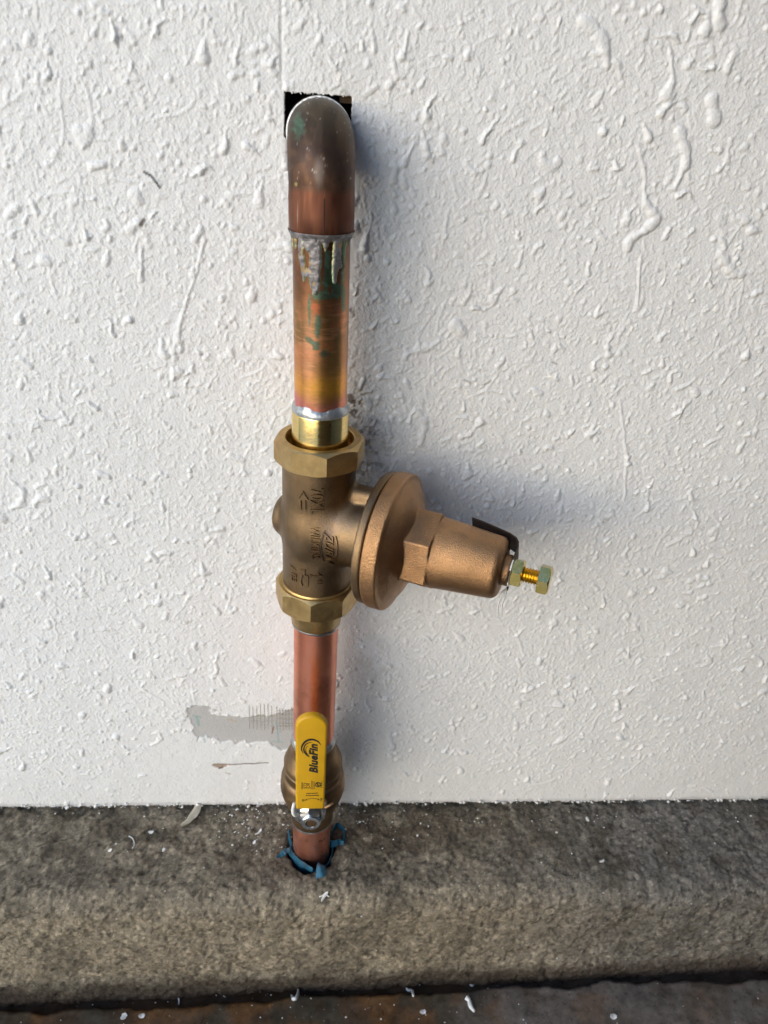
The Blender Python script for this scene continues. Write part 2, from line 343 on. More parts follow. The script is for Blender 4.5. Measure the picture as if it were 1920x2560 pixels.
# vertical taping seam, horizontal ridge at the old patch
sx = -.0222
FH -= .0006*np.exp(-((GX-sx-.0006*(fbm(GX, GZ, .02, 2, 8)-.5))/.0006)**2)*(GZ > .147)
def pnoise(s, sd): return (fbm(GX, GZ, s, 3, sd)-.5)
def poly_mask(pts, rag=.0048, soft=.0005):
    """signed-distance mask of a pixel polygon on the wall, ragged edge"""
    P = np.array([wpt(*p) for p in pts]); X = GX+rag*2*pnoise(.006, 60); Z = GZ+rag*2*pnoise(.005, 61)
    ins = np.zeros(GX.shape, bool); dm = np.full(GX.shape, 9.)
    for k in range(len(P)):
        (ax_, az_), (bx_, bz_) = P[k], P[(k+1) % len(P)]
        c = ((az_ > Z) != (bz_ > Z)) & (X < (bx_-ax_)*(Z-az_)/(bz_-az_+1e-12)+ax_); ins ^= c
        dx, dz = bx_-ax_, bz_-az_; t = np.clip(((X-ax_)*dx+(Z-az_)*dz)/(dx*dx+dz*dz+1e-12), 0, 1); dm = np.minimum(dm, np.hypot(X-ax_-t*dx, Z-az_-t*dz))
    return sstep(-soft, soft, np.where(ins, dm, -dm))
m = poly_mask([(473, 1769), (527, 1769), (535, 1782), (580, 1792), (612, 1798), (640, 1790), (690, 1785), (745, 1770), (745, 1878), (705, 1874), (690, 1865), (655, 1858), (600, 1856), (530, 1850), (525, 1842), (492, 1848), (480, 1808), (472, 1790)])
FH = FH*(1-m)-.0007*m
gcol = np.array([.50, .49, .48])*(1+.12*pnoise(.02, 33))[..., None]
colr = colr*(1-m[..., None])+gcol*m[..., None]
def line_mask(pts, wpx):
    P = [wpt(*p) for p in pts]; d = np.full(GX.shape, 9.)
    for (a, b_) in zip(P[:-1], P[1:]):
        dx, dz = b_[0]-a[0], b_[1]-a[1]; t = np.clip(((GX-a[0])*dx+(GZ-a[1])*dz)/(dx*dx+dz*dz+1e-12), 0, 1)
        d = np.minimum(d, np.hypot(GX-a[0]-t*dx, GZ-a[1]-t*dz)+.0004*np.abs(pnoise(.003, 77)))
    return 1-sstep(wpx*.00028*.5, wpx*.00028*.5+.0006, d)
def tint(mk, c, a=1):
    global colr
    colr = colr*(1-a*mk[..., None])+np.array(c)*a*mk[..., None]
tint(line_mask([(690, 1805), (697, 1855)], 2), (.20, .38, .40), .7); tint(line_mask([(682, 1855), (707, 1858)], 2), (.20, .38, .40), .6)
tint(line_mask([(492, 1793), (497, 1815)], 5), (.16, .36, .36), .6); tint(line_mask([(509, 1840), (512, 1855)], 4), (.25, .42, .42), .5); tint(line_mask([(483, 1791), (502, 1795)], 3), (.2, .38, .36), .5)
tint(line_mask([(570, 1800), (590, 1805)], 4), (.50, .36, .18), .5)
tint(line_mask([(680, 1835), (684, 1818)], 2), (.25, .10, .06), .8)
k_ = line_mask([(545, 1911), (590, 1911), (640, 1909), (670, 1908)], 2.6); tint(k_, (.16, .10, .06), .9); FH -= .0006*k_
k_ = line_mask([(537, 1913), (548, 1917), (562, 1914)], 11); tint(k_, (.28, .17, .09), .8); FH -= .0006*k_
tint(line_mask([(548, 1921), (556, 1919)], 3), (.12, .06, .03), .9); tint(line_mask([(565, 1932), (576, 1936)], 4), (.5, .42, .3), .5)
k_ = line_mask([(360, 430), (378, 440), (390, 455), (399, 468)], 3); tint(k_, (.06, .06, .065), .95); FH += .0003*k_
tint(line_mask([(354, 560), (360, 550)], 5), (.16, .13, .1), .9); tint(line_mask([(303, 90), (303, 97)], 5), (.3, .3, .3), .7)
for pts in ([(1205, 962), (1218, 958), (1226, 952)], [(1160, 950), (1176, 956)], [(676, 262), (680, 285)], [(683, 300), (690, 312)], [(1380, 905), (1392, 910)]): tint(line_mask(pts, 2), (.16, .14, .12), .6)
# soot and flux dirt on the wall beside the hot joint
q = np.array([wpt(905, 1120)]); dd = np.hypot((GX-q[0, 0])/.020, (GZ-q[0, 1])/.034)
mk = .7*(1-sstep(.3, 1.25, dd))*sstep(.54, .66, fbm(GX, GZ, .0035, 3, 71)); tint(mk, (.13, .12, .09), .8)
q = np.array([wpt(885, 1010)]); dd = np.hypot((GX-q[0, 0])/.007, (GZ-q[0, 1])/.014)
tint((1-sstep(.4, 1.2, dd))*sstep(.50, .60, fbm(GX, GZ, .003, 3, 72)), (.10, .06, .04), .85)
tint(sstep(.84, .87, fbm(GX, GZ, .0035, 2, 90)), (.42, .40, .36), .4)
mk = (1-sstep(-.369, -.3645, GZ+.0015*pnoise(.01, 5)*2)); tint(mk, (.45, .44, .43), .5*1)
# dark stains right of the pipe low on the wall
q = np.array([wpt(930, 1660)]); dd = np.hypot((GX-q[0, 0])/.02, (GZ-q[0, 1])/.05); tint((1-sstep(.2, 1.2, dd))*sstep(.45, .7, fbm(GX, GZ, .012, 3, 73)), (.52, .49, .43), .35)
Hm[k0:k1+1, i0:i1+1] = FH
CL = np.ones(Hm.shape+(3,))*np.array([.78, .78, .775]); CL[k0:k1+1, i0:i1+1] = colr
# ragged foot of the wall, ragged hole
gzr = gz.copy()
rag = (fbm(xs, xs*0+3, .004, 3, 14)-.5)*.0042+(fbm(xs, xs*0+8, .03, 2, 15)-.5)*.003
for r_ in range(6): gzr[k0+r_] = zs[k0+r_]+rag*(1-r_/6)
Y = WY-Hm
# snap grid lines to the hole
def near(a, v): return int(np.argmin(abs(a-v)))
jh0, jh1, kh0, kh1 = near(xs, HX0), near(xs, HX1), near(zs, HZ0), near(zs, HZ1)
gxr = gx.copy()
gxr[kh0:kh1+1, jh0] += (np.random.RandomState(2).rand(kh1-kh0+1)-.5)*.0007; gxr[kh0:kh1+1, jh1] += (np.random.RandomState(3).rand(kh1-kh0+1)-.5)*.0008
gxr[kh0:(kh0*5+kh1*4)//9, jh0] += .0022
gzr[kh1, jh0:jh1+1] += (np.random.RandomState(4).rand(jh1-jh0+1)-.5)*.0010
V = np.stack([gxr, Y, gzr], -1)
nr, nc = gx.shape
Q = grid_quads(nr, nc)
ri = np.arange(nr-1)[:, None]*np.ones((1, nc-1), int); cj = np.ones((nr-1, 1), int)*np.arange(nc-1)[None]
inh = ((ri >= kh0) & (ri < kh1) & (cj >= jh0) & (cj < jh1)).ravel()
Q = Q[~inh]
V = V.reshape(-1, 3); CLf = CL.reshape(-1, 3)
# thickness: bottom edge folded back and the four reveals of the hole
extraV = []; extraC = []; extraQ = []; base = len(V)
def fold(ids, back, colour):
    global base
    n = len(ids); A = V[ids].copy()
    for k, (dy, c) in enumerate(zip(back, colour)):
        B = A.copy(); B[:, 1] = WY+dy+.0004*np.random.RandomState(k).randn(n); extraV.append(B); extraC.append(np.ones((n, 3))*c)
    prev = np.array(ids)
    for k in range(len(back)):
        cur = base+k*n+np.arange(n); extraQ.append(np.stack([prev[:-1], prev[1:], cur[1:], cur[:-1]], 1)); prev = cur
    base += n*len(back)
gyp = np.array([.50, .42, .30])
fold([k0*nc+j for j in range(nc)][::-1], [.004, .014], [np.array([.5, .48, .45]), gyp])
hole_edge = [kh0*nc+j for j in range(jh0, jh1+1)]+[k*nc+jh1 for k in range(kh0+1, kh1+1)]+[kh1*nc+j for j in range(jh1-1, jh0-1, -1)]+[k*nc+jh0 for k in range(kh1-1, kh0-1, -1)]
fold(hole_edge, [.0015, .012], [np.array([.6, .55, .45]), gyp*.8])
V = np.concatenate([V]+extraV); CLf = np.concatenate([CLf]+extraC); Q = np.concatenate([Q]+extraQ)
wall = make_mesh('textured_wall', V, Q, M_wall, col=CLf)
tag(wall, 'white wall with spattered paint texture and a square hole where the pipe comes out', 'wall')
# dark cavity behind the hole: five-sided box
c0 = (HX0-.06, WY+.0125, HZ0-.06); c1 = (HX1+.06, WY+.16, HZ1+.06)
bx_v = [(x, y, z) for x in (c0[0], c1[0]) for y in (c0[1], c1[1]) for z in (c0[2], c1[2])]
o = make_mesh('wall_cavity', bx_v, [(0, 1, 3, 2), (4, 6, 7, 5), (0, 4, 5, 1)[::-1][:0] or (2, 3, 7, 6), (0, 2, 6, 4), (1, 5, 7, 3)], M_dark, None, False)
o.parent = wall
wood = plain('wood_stud', (.20, .13, .08), .8, bump=.5, bscale=300)
o = make_mesh('wood_stud', [(x, y, z) for x in (.0065, .03) for y in (WY+.008, WY+.03) for z in (.1428, .17)], [(0, 1, 3, 2), (4, 6, 7, 5), (0, 4, 5, 1), (2, 3, 7, 6), (0, 2, 6, 4), (1, 5, 7, 3)], wood, None, False); o.parent = wall
# fibres of joint tape on the bare patch
tb_v, tb_q = [], []
def strand(pts, w, y0=WY-.0004):
    P = [hit(u, v, 1, y0) for u, v in pts]
    for a, b_ in zip(P[:-1], P[1:]):
        d = b_-a; d /= np.linalg.norm(d); s = np.cross(d, (0, 1, 0))*w*.5; nrm_ = np.array([0, -w*.5, 0]); k = len(tb_v)
        tb_v.extend([a-s+.0008*-nrm_, a+s, a+nrm_, b_-s, b_+s, b_+nrm_]); tb_q.extend([(k, k+3, k+5, k+2), (k+2, k+5, k+4, k+1)])
for i in range(7):
    u = 623+i*9.4; strand([(u-.5, 1765+random.uniform(-6, 4)), (u, 1795), (u+.7, 1825+random.uniform(-4, 4))], .00030)
for i in range(6):
    u = 692+i*7.5; strand([(u-.5, 1770+random.uniform(-4, 4)), (u, 1795), (u+.7, 1828+random.uniform(-4, 4))], .00034)
for v in (1777, 1786, 1797, 1808, 1815): strand([(694+random.uniform(-6, 6), v), (720, v+1), (742, v-1)], .00030)
for v in (1790, 1802): strand([(625, v), (660, v+1), (690, v)], .00018)
o = make_mesh('mesh_tape', tb_v, tb_q, M_string, None, False); o.parent = wall; o['label'] = 'brown fibres of drywall mesh tape showing through the bare patch'; o['kind'] = 'stuff'

# ------------------------------------------------------------------ ledge and floor
lx = axis_coords(-.31, .46, .0011, -2.6, 2.6)
prof = [(.16, LZ-.002)]
y = .05
while y > -.030: prof.append((y, LZ-.0008+(.0008 if y > .03 else 0)*0-.02*max(0, -y))); y -= .0011
z_a = LZ-.0008-.02*.03
for a in np.linspace(0, 90, 26): prof.append((-.030-.017*math.sin(rad(a)), z_a-.017*(1-math.cos(rad(a)))))
z = z_a-.017
while z > -.492: z -= .0011; prof.append((-.047-.05*(z_a-.017-z), z))
prof = np.array(prof); sl_ = np.concatenate([[0], np.cumsum(np.hypot(*np.diff(prof, axis=0).T))])
tn = np.gradient(prof, axis=0); tn /= np.linalg.norm(tn, axis=1)[:, None]; nm = np.stack([tn[:, 1], -tn[:, 0]], 1)
LX, LS = np.meshgrid(lx, sl_)
hh = (fbm(LX, LS, .035, 4, 101)-.5)*.0045+(fbm(LX, LS, .007, 3, 102)-.5)*.0022+(fbm(LX, LS, .0028, 2, 103)-.5)*.0011
pit = sstep(.66, .78, fbm(LX, LS, .006, 2, 104)); hh -= pit*.0012
hh += (fbm(LX, LS, .012, 2, 109)-.5)*.0018
PY = prof[:, 0][:, None]; PZ = prof[:, 1][:, None]
nmy, nmz = -np.abs(nm[:, 0])[:, None], np.abs(nm[:, 1])[:, None]
VX = LX; VY = PY+nmy*hh; VZ = PZ+nmz*hh
# broken-out hole round the pipe
hx, hy = .0005, -.003
ang = np.arctan2(VY-hy, VX-hx); rr = np.hypot((VX-hx)/.0176, (VY-hy)/.0184)+.14*(fbm(ang*3+9, ang*0, 1.1, 2, 66)-.5)*2
dep = (1-sstep(.82, 1.08, rr))*(PZ > LZ-.012); VZ = VZ-dep*.035
Vl = np.stack([VX, VY, VZ], -1).reshape(-1, 3)
c = np.array([.218, .184, .134])*np.ones(LX.shape+(1,))
gl = np.array([.140, .134, .124]); w = sstep(.08, .30, LX)[..., None]*.75; c = c*(1-w)+gl*w
big = fbm(LX, LS, .06, 4, 110); c *= (.80+.46*big)[..., None]
c *= (.74+.52*fbm(LX, LS, .009, 4, 111))[..., None]
fl = fbm(LX, LS, .0032, 3, 112, .7); c *= (1-.55*sstep(.56, .70, fl))[..., None]; c = c*(1+.55*sstep(.60, .74, fbm(LX, LS, .0026, 2, 118)))[..., None]
topz = (1-sstep(-.032, -.02, -PY*0+(-(PY+.028))))      # top of the ledge
top_m = sstep(-.034, -.020, PY)*np.ones_like(LX)
st = top_m*(1-sstep(.02, .12, np.abs(LX-.045)))*sstep(.36, .55, fbm(LX, LS, .022, 4, 113)); c = c*(1-.62*st[..., None])+np.array([.045, .028, .018])*.62*st[..., None]
st = sstep(.58, .66, fbm(LX, LS, .018, 4, 114))*top_m; c = c*(1-.5*st[..., None])+np.array([.06, .045, .03])*.5*st[..., None]
st = sstep(.60, .70, fbm(LX, LS, .03, 4, 115)); c = c*(1-.45*st[..., None])+np.array([.07, .06, .045])*.45*st[..., None]
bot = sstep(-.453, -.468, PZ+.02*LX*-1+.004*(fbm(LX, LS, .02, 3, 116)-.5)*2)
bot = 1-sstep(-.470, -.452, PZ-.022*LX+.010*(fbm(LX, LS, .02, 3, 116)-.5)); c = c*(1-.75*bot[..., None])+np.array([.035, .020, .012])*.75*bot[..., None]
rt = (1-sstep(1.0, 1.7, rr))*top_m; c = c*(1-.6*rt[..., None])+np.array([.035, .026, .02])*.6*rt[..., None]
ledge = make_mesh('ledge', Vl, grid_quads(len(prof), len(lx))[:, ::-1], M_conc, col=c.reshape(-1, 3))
tag(ledge, 'rough grey brown concrete ledge under the white wall', None, None, 'structure')
# floor
fX = axis_coords(-.33, .48, .0018, -40, 40); fY = axis_coords(-.15, -.030, .0018, -60, -.0299+.22)
FX, FY = np.meshgrid(fX, fY)
inn = (np.abs(FX) < .6) & (FY > -.4)
FZ = -.4722+.023*np.clip(FX, -.6, .6)+np.where(inn, (fbm(FX, FY, .03, 4, 201)-.5)*.003+(fbm(FX, FY, .006, 2, 202)-.5)*.0006, 0)
edge = -.0605+.010*(fbm(FX, FY*0, .05, 3, 205)-.5)+.004*(fbm(FX, FY, .008, 2, 206)-.5)
FZ -= .009*sstep(-.002, .002, FY-edge)
c = np.ones(FX.shape+(3,))*np.array([.075, .045, .026])
a = sstep(.40, .62, fbm(FX, FY, .03, 4, 210))[..., None]; c = c*(1-a)+np.array([.14, .068, .026])*a
a = sstep(.48, .62, fbm(FX, FY, .022, 4, 211))[..., None]*.75; c = c*(1-a)+np.array([.050, .046, .032])*a
a = (sstep(.09, .16, FX+.05*(fbm(FX, FY, .03, 3, 212)-.5)))[..., None]*(.55+.45*sstep(.4, .6, fbm(FX, FY, .02, 3, 213)))[..., None]; c = c*(1-a)+np.array([.14, .12, .105])*a
a = sstep(.6, .7, fbm(FX, FY, .008, 3, 214))[..., None]*.5; c = c*(1-a*.6)
a = sstep(-.004, .004, FY-edge)[..., None]*.8; c = c*(1-a)+np.array([.022, .013, .009])*a
far = ~inn; c[far] = (.06, .055, .045)
floor = make_mesh('floor', np.stack([FX, FY, FZ], -1).reshape(-1, 3), grid_quads(len(fY), len(fX)), M_floor, col=c.reshape(-1, 3))
tag(floor, 'dark brown stained concrete floor below the ledge', None, None, 'structure')

# the pale driveway at front left, unseen, added for the metal to reflect
dv = plain('slab_concrete', (.60, .585, .55), .85, bscale=30, bump=.3, dist=.004, var=.15)
dx0, dx1, dy0, dy1, dz0, dz1 = -9., .05, -14., -.17, -.52, -.452
o = make_mesh('bounce_slab', [(x, y, z) for x in (dx0, dx1) for y in (dy0, dy1) for z in (dz0, dz1)], [(0, 1, 3, 2), (4, 6, 7, 5), (0, 4, 5, 1), (2, 3, 7, 6), (1, 5, 7, 3)], dv, None, False)
tag(o, 'pale concrete driveway added unseen in front of the wall, for the metal to reflect', None, None, 'structure')

# unseen dark panel added off to the right to cut the light there
x0, x1 = .95, 1.1
o = make_mesh('light_blocker', [(x, y, z) for x in (x0, x1) for y in (WY+.0, -1.9) for z in (-.47, 2.2)], [(0, 1, 3, 2), (4, 6, 7, 5), (2, 3, 7, 6), (1, 5, 7, 3)], plain('grey_blue_paint', (.10, .12, .155), .7), None, False)
tag(o, 'unseen dark grey blue panel added beyond the right edge to cut light', None, None, 'structure')
# unseen panel added behind the camera; shades the right hand side, darkens reflections
y0, y1, x0, x1 = -1.05, -1.2, -.16, .945
o = make_mesh('light_blocker', [(x, y, z) for x in (x0, x1) for y in (y0, y1) for z in (-.47, 2.2)], [(0, 1, 3, 2), (4, 6, 7, 5), (0, 4, 5, 1), (2, 3, 7, 6), (1, 5, 7, 3)], plain('dark_brown_paint', (.07, .055, .045), .75), None, False)
tag(o, 'unseen dark brown panel added opposite the white wall to block light', None, None, 'structure')

# ------------------------------------------------------------------ pipes
PR = .0143
def tube_profile(z0, z1, r=PR): return [(r-.0013, z0), (r, z0), (r, z1), (r-.0013, z1)]
# upper pipe
upipe = empty('copper_pipe', (0, 0, .0), 'upper copper pipe, scorched and green stained, with brown elbow entering the square hole', 'pipe')
th = np.linspace(0, 2*np.pi, 220, endpoint=False); zz = np.linspace(-.004, .095, 300)
TH, ZZ = np.meshgrid(th, zz)
# angle 0 faces the camera side (-y); X = sin
Vx, Vy = PR*np.sin(TH), -PR*np.cos(TH)
S = np.where(np.cos(TH) > -.2, np.sin(TH), 9)            # horizontal position seen from the front, -1..1
v_z = hit; zpx = lambda v: hit(802, v, 1, -PR)[2]
arc = ((TH+np.pi) % (2*np.pi))-np.pi
AX = arc*PR
n_a = fbm(AX, ZZ, .012, 4, 301); n_b = fbm(AX, ZZ, .004, 3, 302); n_s = fbm(AX*.5+ZZ*.6, ZZ*5, .006, 3, 303)
def mixc(c, col, a): return c*(1-a[..., None])+np.array(col)*a[..., None]
c = np.ones(TH.shape+(3,))*np.array([.56, .26, .12])
c = mixc(c, (.38, .22, .085), sstep(.35, .65, n_a))
t_dark = sstep(zpx(900), zpx(670), ZZ); c = mixc(c, (.15, .075, .045), t_dark*(.78+.22*sstep(.3, .6, n_a)))
c = mixc(c, (.20, .15, .06), (sstep(zpx(960), zpx(830), ZZ)*(1-sstep(zpx(800), zpx(700), ZZ)))*sstep(.42, .62, fbm(AX, ZZ, .010, 3, 304))*.75)
sc_ = sstep(.50, .70, n_s)*sstep(.35, .6, fbm(AX, ZZ, .009, 3, 306)); c = mixc(c, (.78, .40, .22), sc_*(1-t_dark)*.55)
painted_hl = np.exp(-((AX+.0065)/.0035)**2)*sstep(.35, .6, fbm(AX, ZZ, .012, 3, 307)); c = mixc(c, (.82, .42, .27), painted_hl*(1-t_dark)*.5)  # highlight left of centre, painted into the tube colour
gold = np.exp(-((ZZ-zpx(970)-.003*(n_a-.5))/.0065)**2); c = mixc(c, (.86, .45, .07), np.clip(gold*1.0*(.55+.45*sstep(-.6, .5, S)), 0, .9))
pink = 1-sstep(zpx(1015), zpx(985), ZZ+.006*(n_a-.5)+.004*np.cos(TH)); c = mixc(c, (.72, .28, .20), pink*.95)
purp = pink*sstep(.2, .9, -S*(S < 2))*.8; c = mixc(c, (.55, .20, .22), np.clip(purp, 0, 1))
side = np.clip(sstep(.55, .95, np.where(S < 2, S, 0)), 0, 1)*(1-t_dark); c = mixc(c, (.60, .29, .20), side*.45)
c = np.clip(c*np.array([1.18, 1.08, 1.0]), 0, .95)
def blob(u, v, ru, rv, th_=.5, sd=310):
    s0 = (u-803)/(139*.5); a0 = math.asin(max(-.98, min(.98, s0)))*PR; d = np.hypot((AX-a0)/(ru/139*2*PR), (ZZ-zpx(v))/(rv*.00024))
    return (1-sstep(.55, 1.1, d+.9*(fbm(AX, ZZ, .0035, 3, sd)-.5)*2*.8))
green = np.zeros_like(ZZ); gn_ = fbm(AX, ZZ, .0026, 4, 340, .7)
for (u, v, ru, rv) in [(805, 738, 22, 12), (795, 815, 10, 26), (772, 855, 15, 10), (793, 870, 12, 13), (857, 752, 11, 32), (833, 700, 9, 45), (855, 660, 10, 55), (815, 700, 8, 25), (812, 885, 22, 12), (775, 775, 5, 45), (842, 730, 10, 18), (800, 640, 6, 30), (818, 660, 7, 30)]:
    green = np.maximum(green, blob(u, v, ru, rv))
green = np.clip(green*1.25-1.5*np.clip(.56-gn_, 0, 1), 0, 1); c = mixc(c, (.09, .19, .125), green*.8); c = mixc(c, (.20, .33, .25), green*sstep(.58, .68, gn_)*.6)
dk = blob(848, 640, 14, 45, sd=320); c = mixc(c, (.06, .035, .03), dk*.7)
rd = blob(793, 770, 15, 16, sd=330); c = mixc(c, (.60, .17, .08), rd*.7*sstep(.38, .5, gn_))
char = (1-sstep(zpx(1052), zpx(1034), ZZ))*sstep(.60, .66, n_b); c = mixc(c, (.05, .02, .02), char)
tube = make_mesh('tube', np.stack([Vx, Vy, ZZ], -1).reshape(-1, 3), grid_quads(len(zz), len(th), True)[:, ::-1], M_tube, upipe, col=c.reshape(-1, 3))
# elbow: socket, tight bend, leg into the wall
ER = .0157; SR = .0160; BR = .021; ZB = .0885
leg_a = rad(-3); ed = np.array([math.sin(leg_a), math.cos(leg_a), 0])
pc, pr_, pt = [], [], []
for z, r in ((ZB+.0005, SR-.0018), (ZB, SR-.0012), (ZB, SR-.0004), (ZB+.0005, SR), (ZB+.008, SR), (ZB+.0155, SR), (ZB+.018, SR-.0002), (ZB+.0205, ER+.0001)): pc.append(np.array([0, 0, z])); pr_.append(r); pt.append(np.array([0, 0, 1.]))
zc0 = ZB+.021
for a in np.linspace(0, 90, 60):
    a_ = rad(a); pc.append(np.array([0, 0, zc0+BR*math.sin(a_)*.95])+ed*BR*(1-math.cos(a_))*1.0); pr_.append(ER+.0004*math.sin(2*a_)); pt.append(np.array([0, 0, math.cos(a_)])+ed*math.sin(a_))
for s in (.006, .012, .03, .07): pc.append(pc[67]+ed*s); pr_.append(ER+(.0006 if s > .008 else 0)); pt.append(ed)
sd_ = np.cross(ed, (0, 0, 1.)); nE = 220; te = np.linspace(0, 2*np.pi, nE, endpoint=False); VV = []
for p, r, t_ in zip(pc, pr_, pt):
    b2 = np.cross(sd_, t_); VV.append(p+r*(np.cos(te)[:, None]*sd_+np.sin(te)[:, None]*b2))
VV = np.array(VV); fx_ = VV[..., 0]; fzv = VV[..., 2]
c = np.ones(fx_.shape+(3,))*np.array([.100, .050, .030])
ne = fbm(fx_*1.0, fzv, .012, 4, 401); c = mixc(c, (.085, .052, .034), sstep(.102, .135, fzv)*.9); c = mixc(c, (.17, .06, .032), (1-sstep(.1066, .1074, fzv+.0006*(ne-.5)))*(.5+.5*ne))
c = mixc(c, (.080, .062, .038), sstep(.125, .14, fzv)*.8)
nf = fbm(fx_, fzv, .0022, 4, 405, .65); ns_ = fbm(fx_, fzv*.35, .0030, 3, 406)
c = c*(.80+.45*sstep(.35, .68, ns_))[..., None]
c = mixc(c, (.10, .21, .14), np.clip((1-sstep(.2, 1.1, np.hypot((fx_+.0110)/.0042, (fzv-.1335)/.0065)))*1.6-1.6*np.clip(.58-nf, 0, 1)*2.2, 0, 1)*.8)
c = mixc(c, (.055, .035, .03), sstep(.62, .70, fbm(fx_, fzv, .005, 3, 407))*.5)
c = mixc(c, (.55, .52, .46), sstep(.90, .93, fbm(fx_, fzv, .0007, 1, 408))*(.5)*sstep(.45, .6, nf))
c = mixc(c, (.42, .38, .16), (1-sstep(.3, 1, np.hypot((fx_+.0118)/.0010, (fzv-.1100)/.0009)))*.8)
c = mixc(c, (.075, .05, .04), (1-sstep(.3, 1.0, np.hypot((fx_-.007)/.007, (fzv-.121)/.012)))*.6)
c = mixc(c, (.26, .21, .18), (1-sstep(.2, 1.0, np.hypot((fx_+.001)/.0035, (fzv-.116)/.009)))*.55)
elbow = make_mesh('elbow', VV.reshape(-1, 3), grid_quads(len(pc), nE, True)[:, ::-1], M_elbow, upipe, True, 50, c.reshape(-1, 3))
make_mesh('elbow_seam', [(.0012, -SR-.00005, ZB+.001), (.0016, -SR-.00005, ZB+.001), (.0016, -SR-.0001, ZB+.0165), (.0012, -SR-.0001, ZB+.0165)], [(0, 1, 2, 3)], M_dark, upipe)
# rim of white paint round the elbow at the wall
rv = []
k29 = pc[67]
for s, r0 in ((.000, -.0004), (.0006, .0002), (.0012, .0004), (.0020, .0003), (.0028, -.0004)):
    p = k29+ed*(s+.0115-.006); q_ = ER+.0003
    jit = .0004*np.random.RandomState(5).randn(nE)
    jit = (jit+np.roll(jit, 1)+np.roll(jit, 2))/2
    jit = jit+.0014*(fbm(np.cos(te)*.02+1, np.sin(te)*.02+1, .009, 3, 55)-.5)
    rv.append(p+(jit*1.6)[:, None]*ed+(q_+r0*1.1)*(np.cos(te)[:, None]*sd_+np.sin(te)[:, None]*np.cross(sd_, ed)))
make_mesh('paint_ring', np.array(rv).reshape(-1, 3), grid_quads(5, nE, True)[:, ::-1], M_white, upipe, True)['label'] = 'ragged ring of white paint where the elbow meets the wall'
upipe.rotation_euler = (0, -.0155, 0)
# old solder run-downs
nT, nZ = 420, 300
t1 = np.linspace(0, 2*np.pi, nT, endpoint=False); z1 = np.linspace(.0555, ZB+.0004, nZ); T1, Z1 = np.meshgrid(t1, z1)
A1 = (((T1+np.pi) % (2*np.pi))-np.pi)*PR
def drip_pt(X, Yp):                            # coordinates measured on an enlargement of the joint
    u = 640+X/4.609; v = 560+Yp/4.609; s = (u-803.5)/69.5; return math.asin(max(-.99, min(.99, s)))*PR, hit(803, v, 1, -PR)[2]
hd = np.full(T1.shape, -1.)
def drip(pts, ws):
    global hd
    P = [drip_pt(*p) for p in pts]; wsm = [1.15*w/4.609/139*2*PR for w in ws]
    wob = .0005*(fbm(A1, Z1, .002, 2, 420)-.5)*2
    for k in range(len(P)-1):
        dx, dz = P[k+1][0]-P[k][0], P[k+1][1]-P[k][1]; t = np.clip(((A1-P[k][0])*dx+(Z1-P[k][1])*dz)/(dx*dx+dz*dz+1e-12), 0, 1)
        d = np.hypot(A1-P[k][0]-t*dx, Z1-P[k][1]-t*dz)+wob; r = wsm[k]+(wsm[k+1]-wsm[k])*t; hd = np.maximum(hd, (r-d)/.0012)
drip([(540, 200), (545, 420), (570, 560), (570, 660)], [38, 42, 34, 22]); drip([(690, 200), (690, 400), (680, 560), (690, 680), (690, 790)], [62, 60, 66, 58, 34])
drip([(620, 560), (600, 600)], [35, 30]); drip([(620, 260), (620, 300)], [60, 30]); drip([(925, 200), (920, 420), (905, 560), (900, 670)], [52, 48, 34, 22]); drip([(930, 420), (960, 500)], [40, 20])
drip([(440, 200), (440, 330)], [26, 10]); drip([(475, 220), (478, 320)], [20, 6]); drip([(1050, 200), (1010, 300)], [30, 10]); drip([(800, 230), (800, 300)], [30, 14])
band = (Z1-(ZB-.0030)-.0014*(fbm(A1, Z1*0, .006, 3, 430)-.5)*2)/.0012; hd = np.maximum(hd, band)
shp = np.sqrt(np.clip(hd, 0, 1))
hgt = shp*.0010+sstep(ZB-.0022, ZB+.0002, Z1)*.0011+np.where(hd > 0, .00035*(fbm(A1, Z1, .0016, 2, 431)-.5), 0)
Rr = np.where(hd > 0, PR+hgt, PR-.0004)
c = np.ones(T1.shape+(3,))*np.array([.17, .16, .165]); c = mixc(c, (.27, .25, .25), sstep(.4, .6, fbm(A1, Z1, .002, 2, 432)))
rim = np.exp(-((hd-.05)/.28)**2)*(Z1 < ZB-.003); c = mixc(c, (.46, .46, .20), rim*.9)
c = mixc(c, (.30, .50, .30), rim*sstep(.45, .6, fbm(A1, Z1, .004, 2, 433))*.8)
c = mixc(c, (.40, .27, .10), sstep(.60, .70, fbm(A1, Z1, .003, 3, 434))*.7*(Z1 < ZB-.003))
sold = make_mesh('solder_drips', np.stack([Rr*np.sin(T1), -Rr*np.cos(T1), Z1], -1).reshape(-1, 3), grid_quads(nZ, nT, True)[:, ::-1], M_soldern, upipe, col=c.reshape(-1, 3))
sold['label'] = 'lumpy grey solder run down the pipe in drips with green yellow edges'

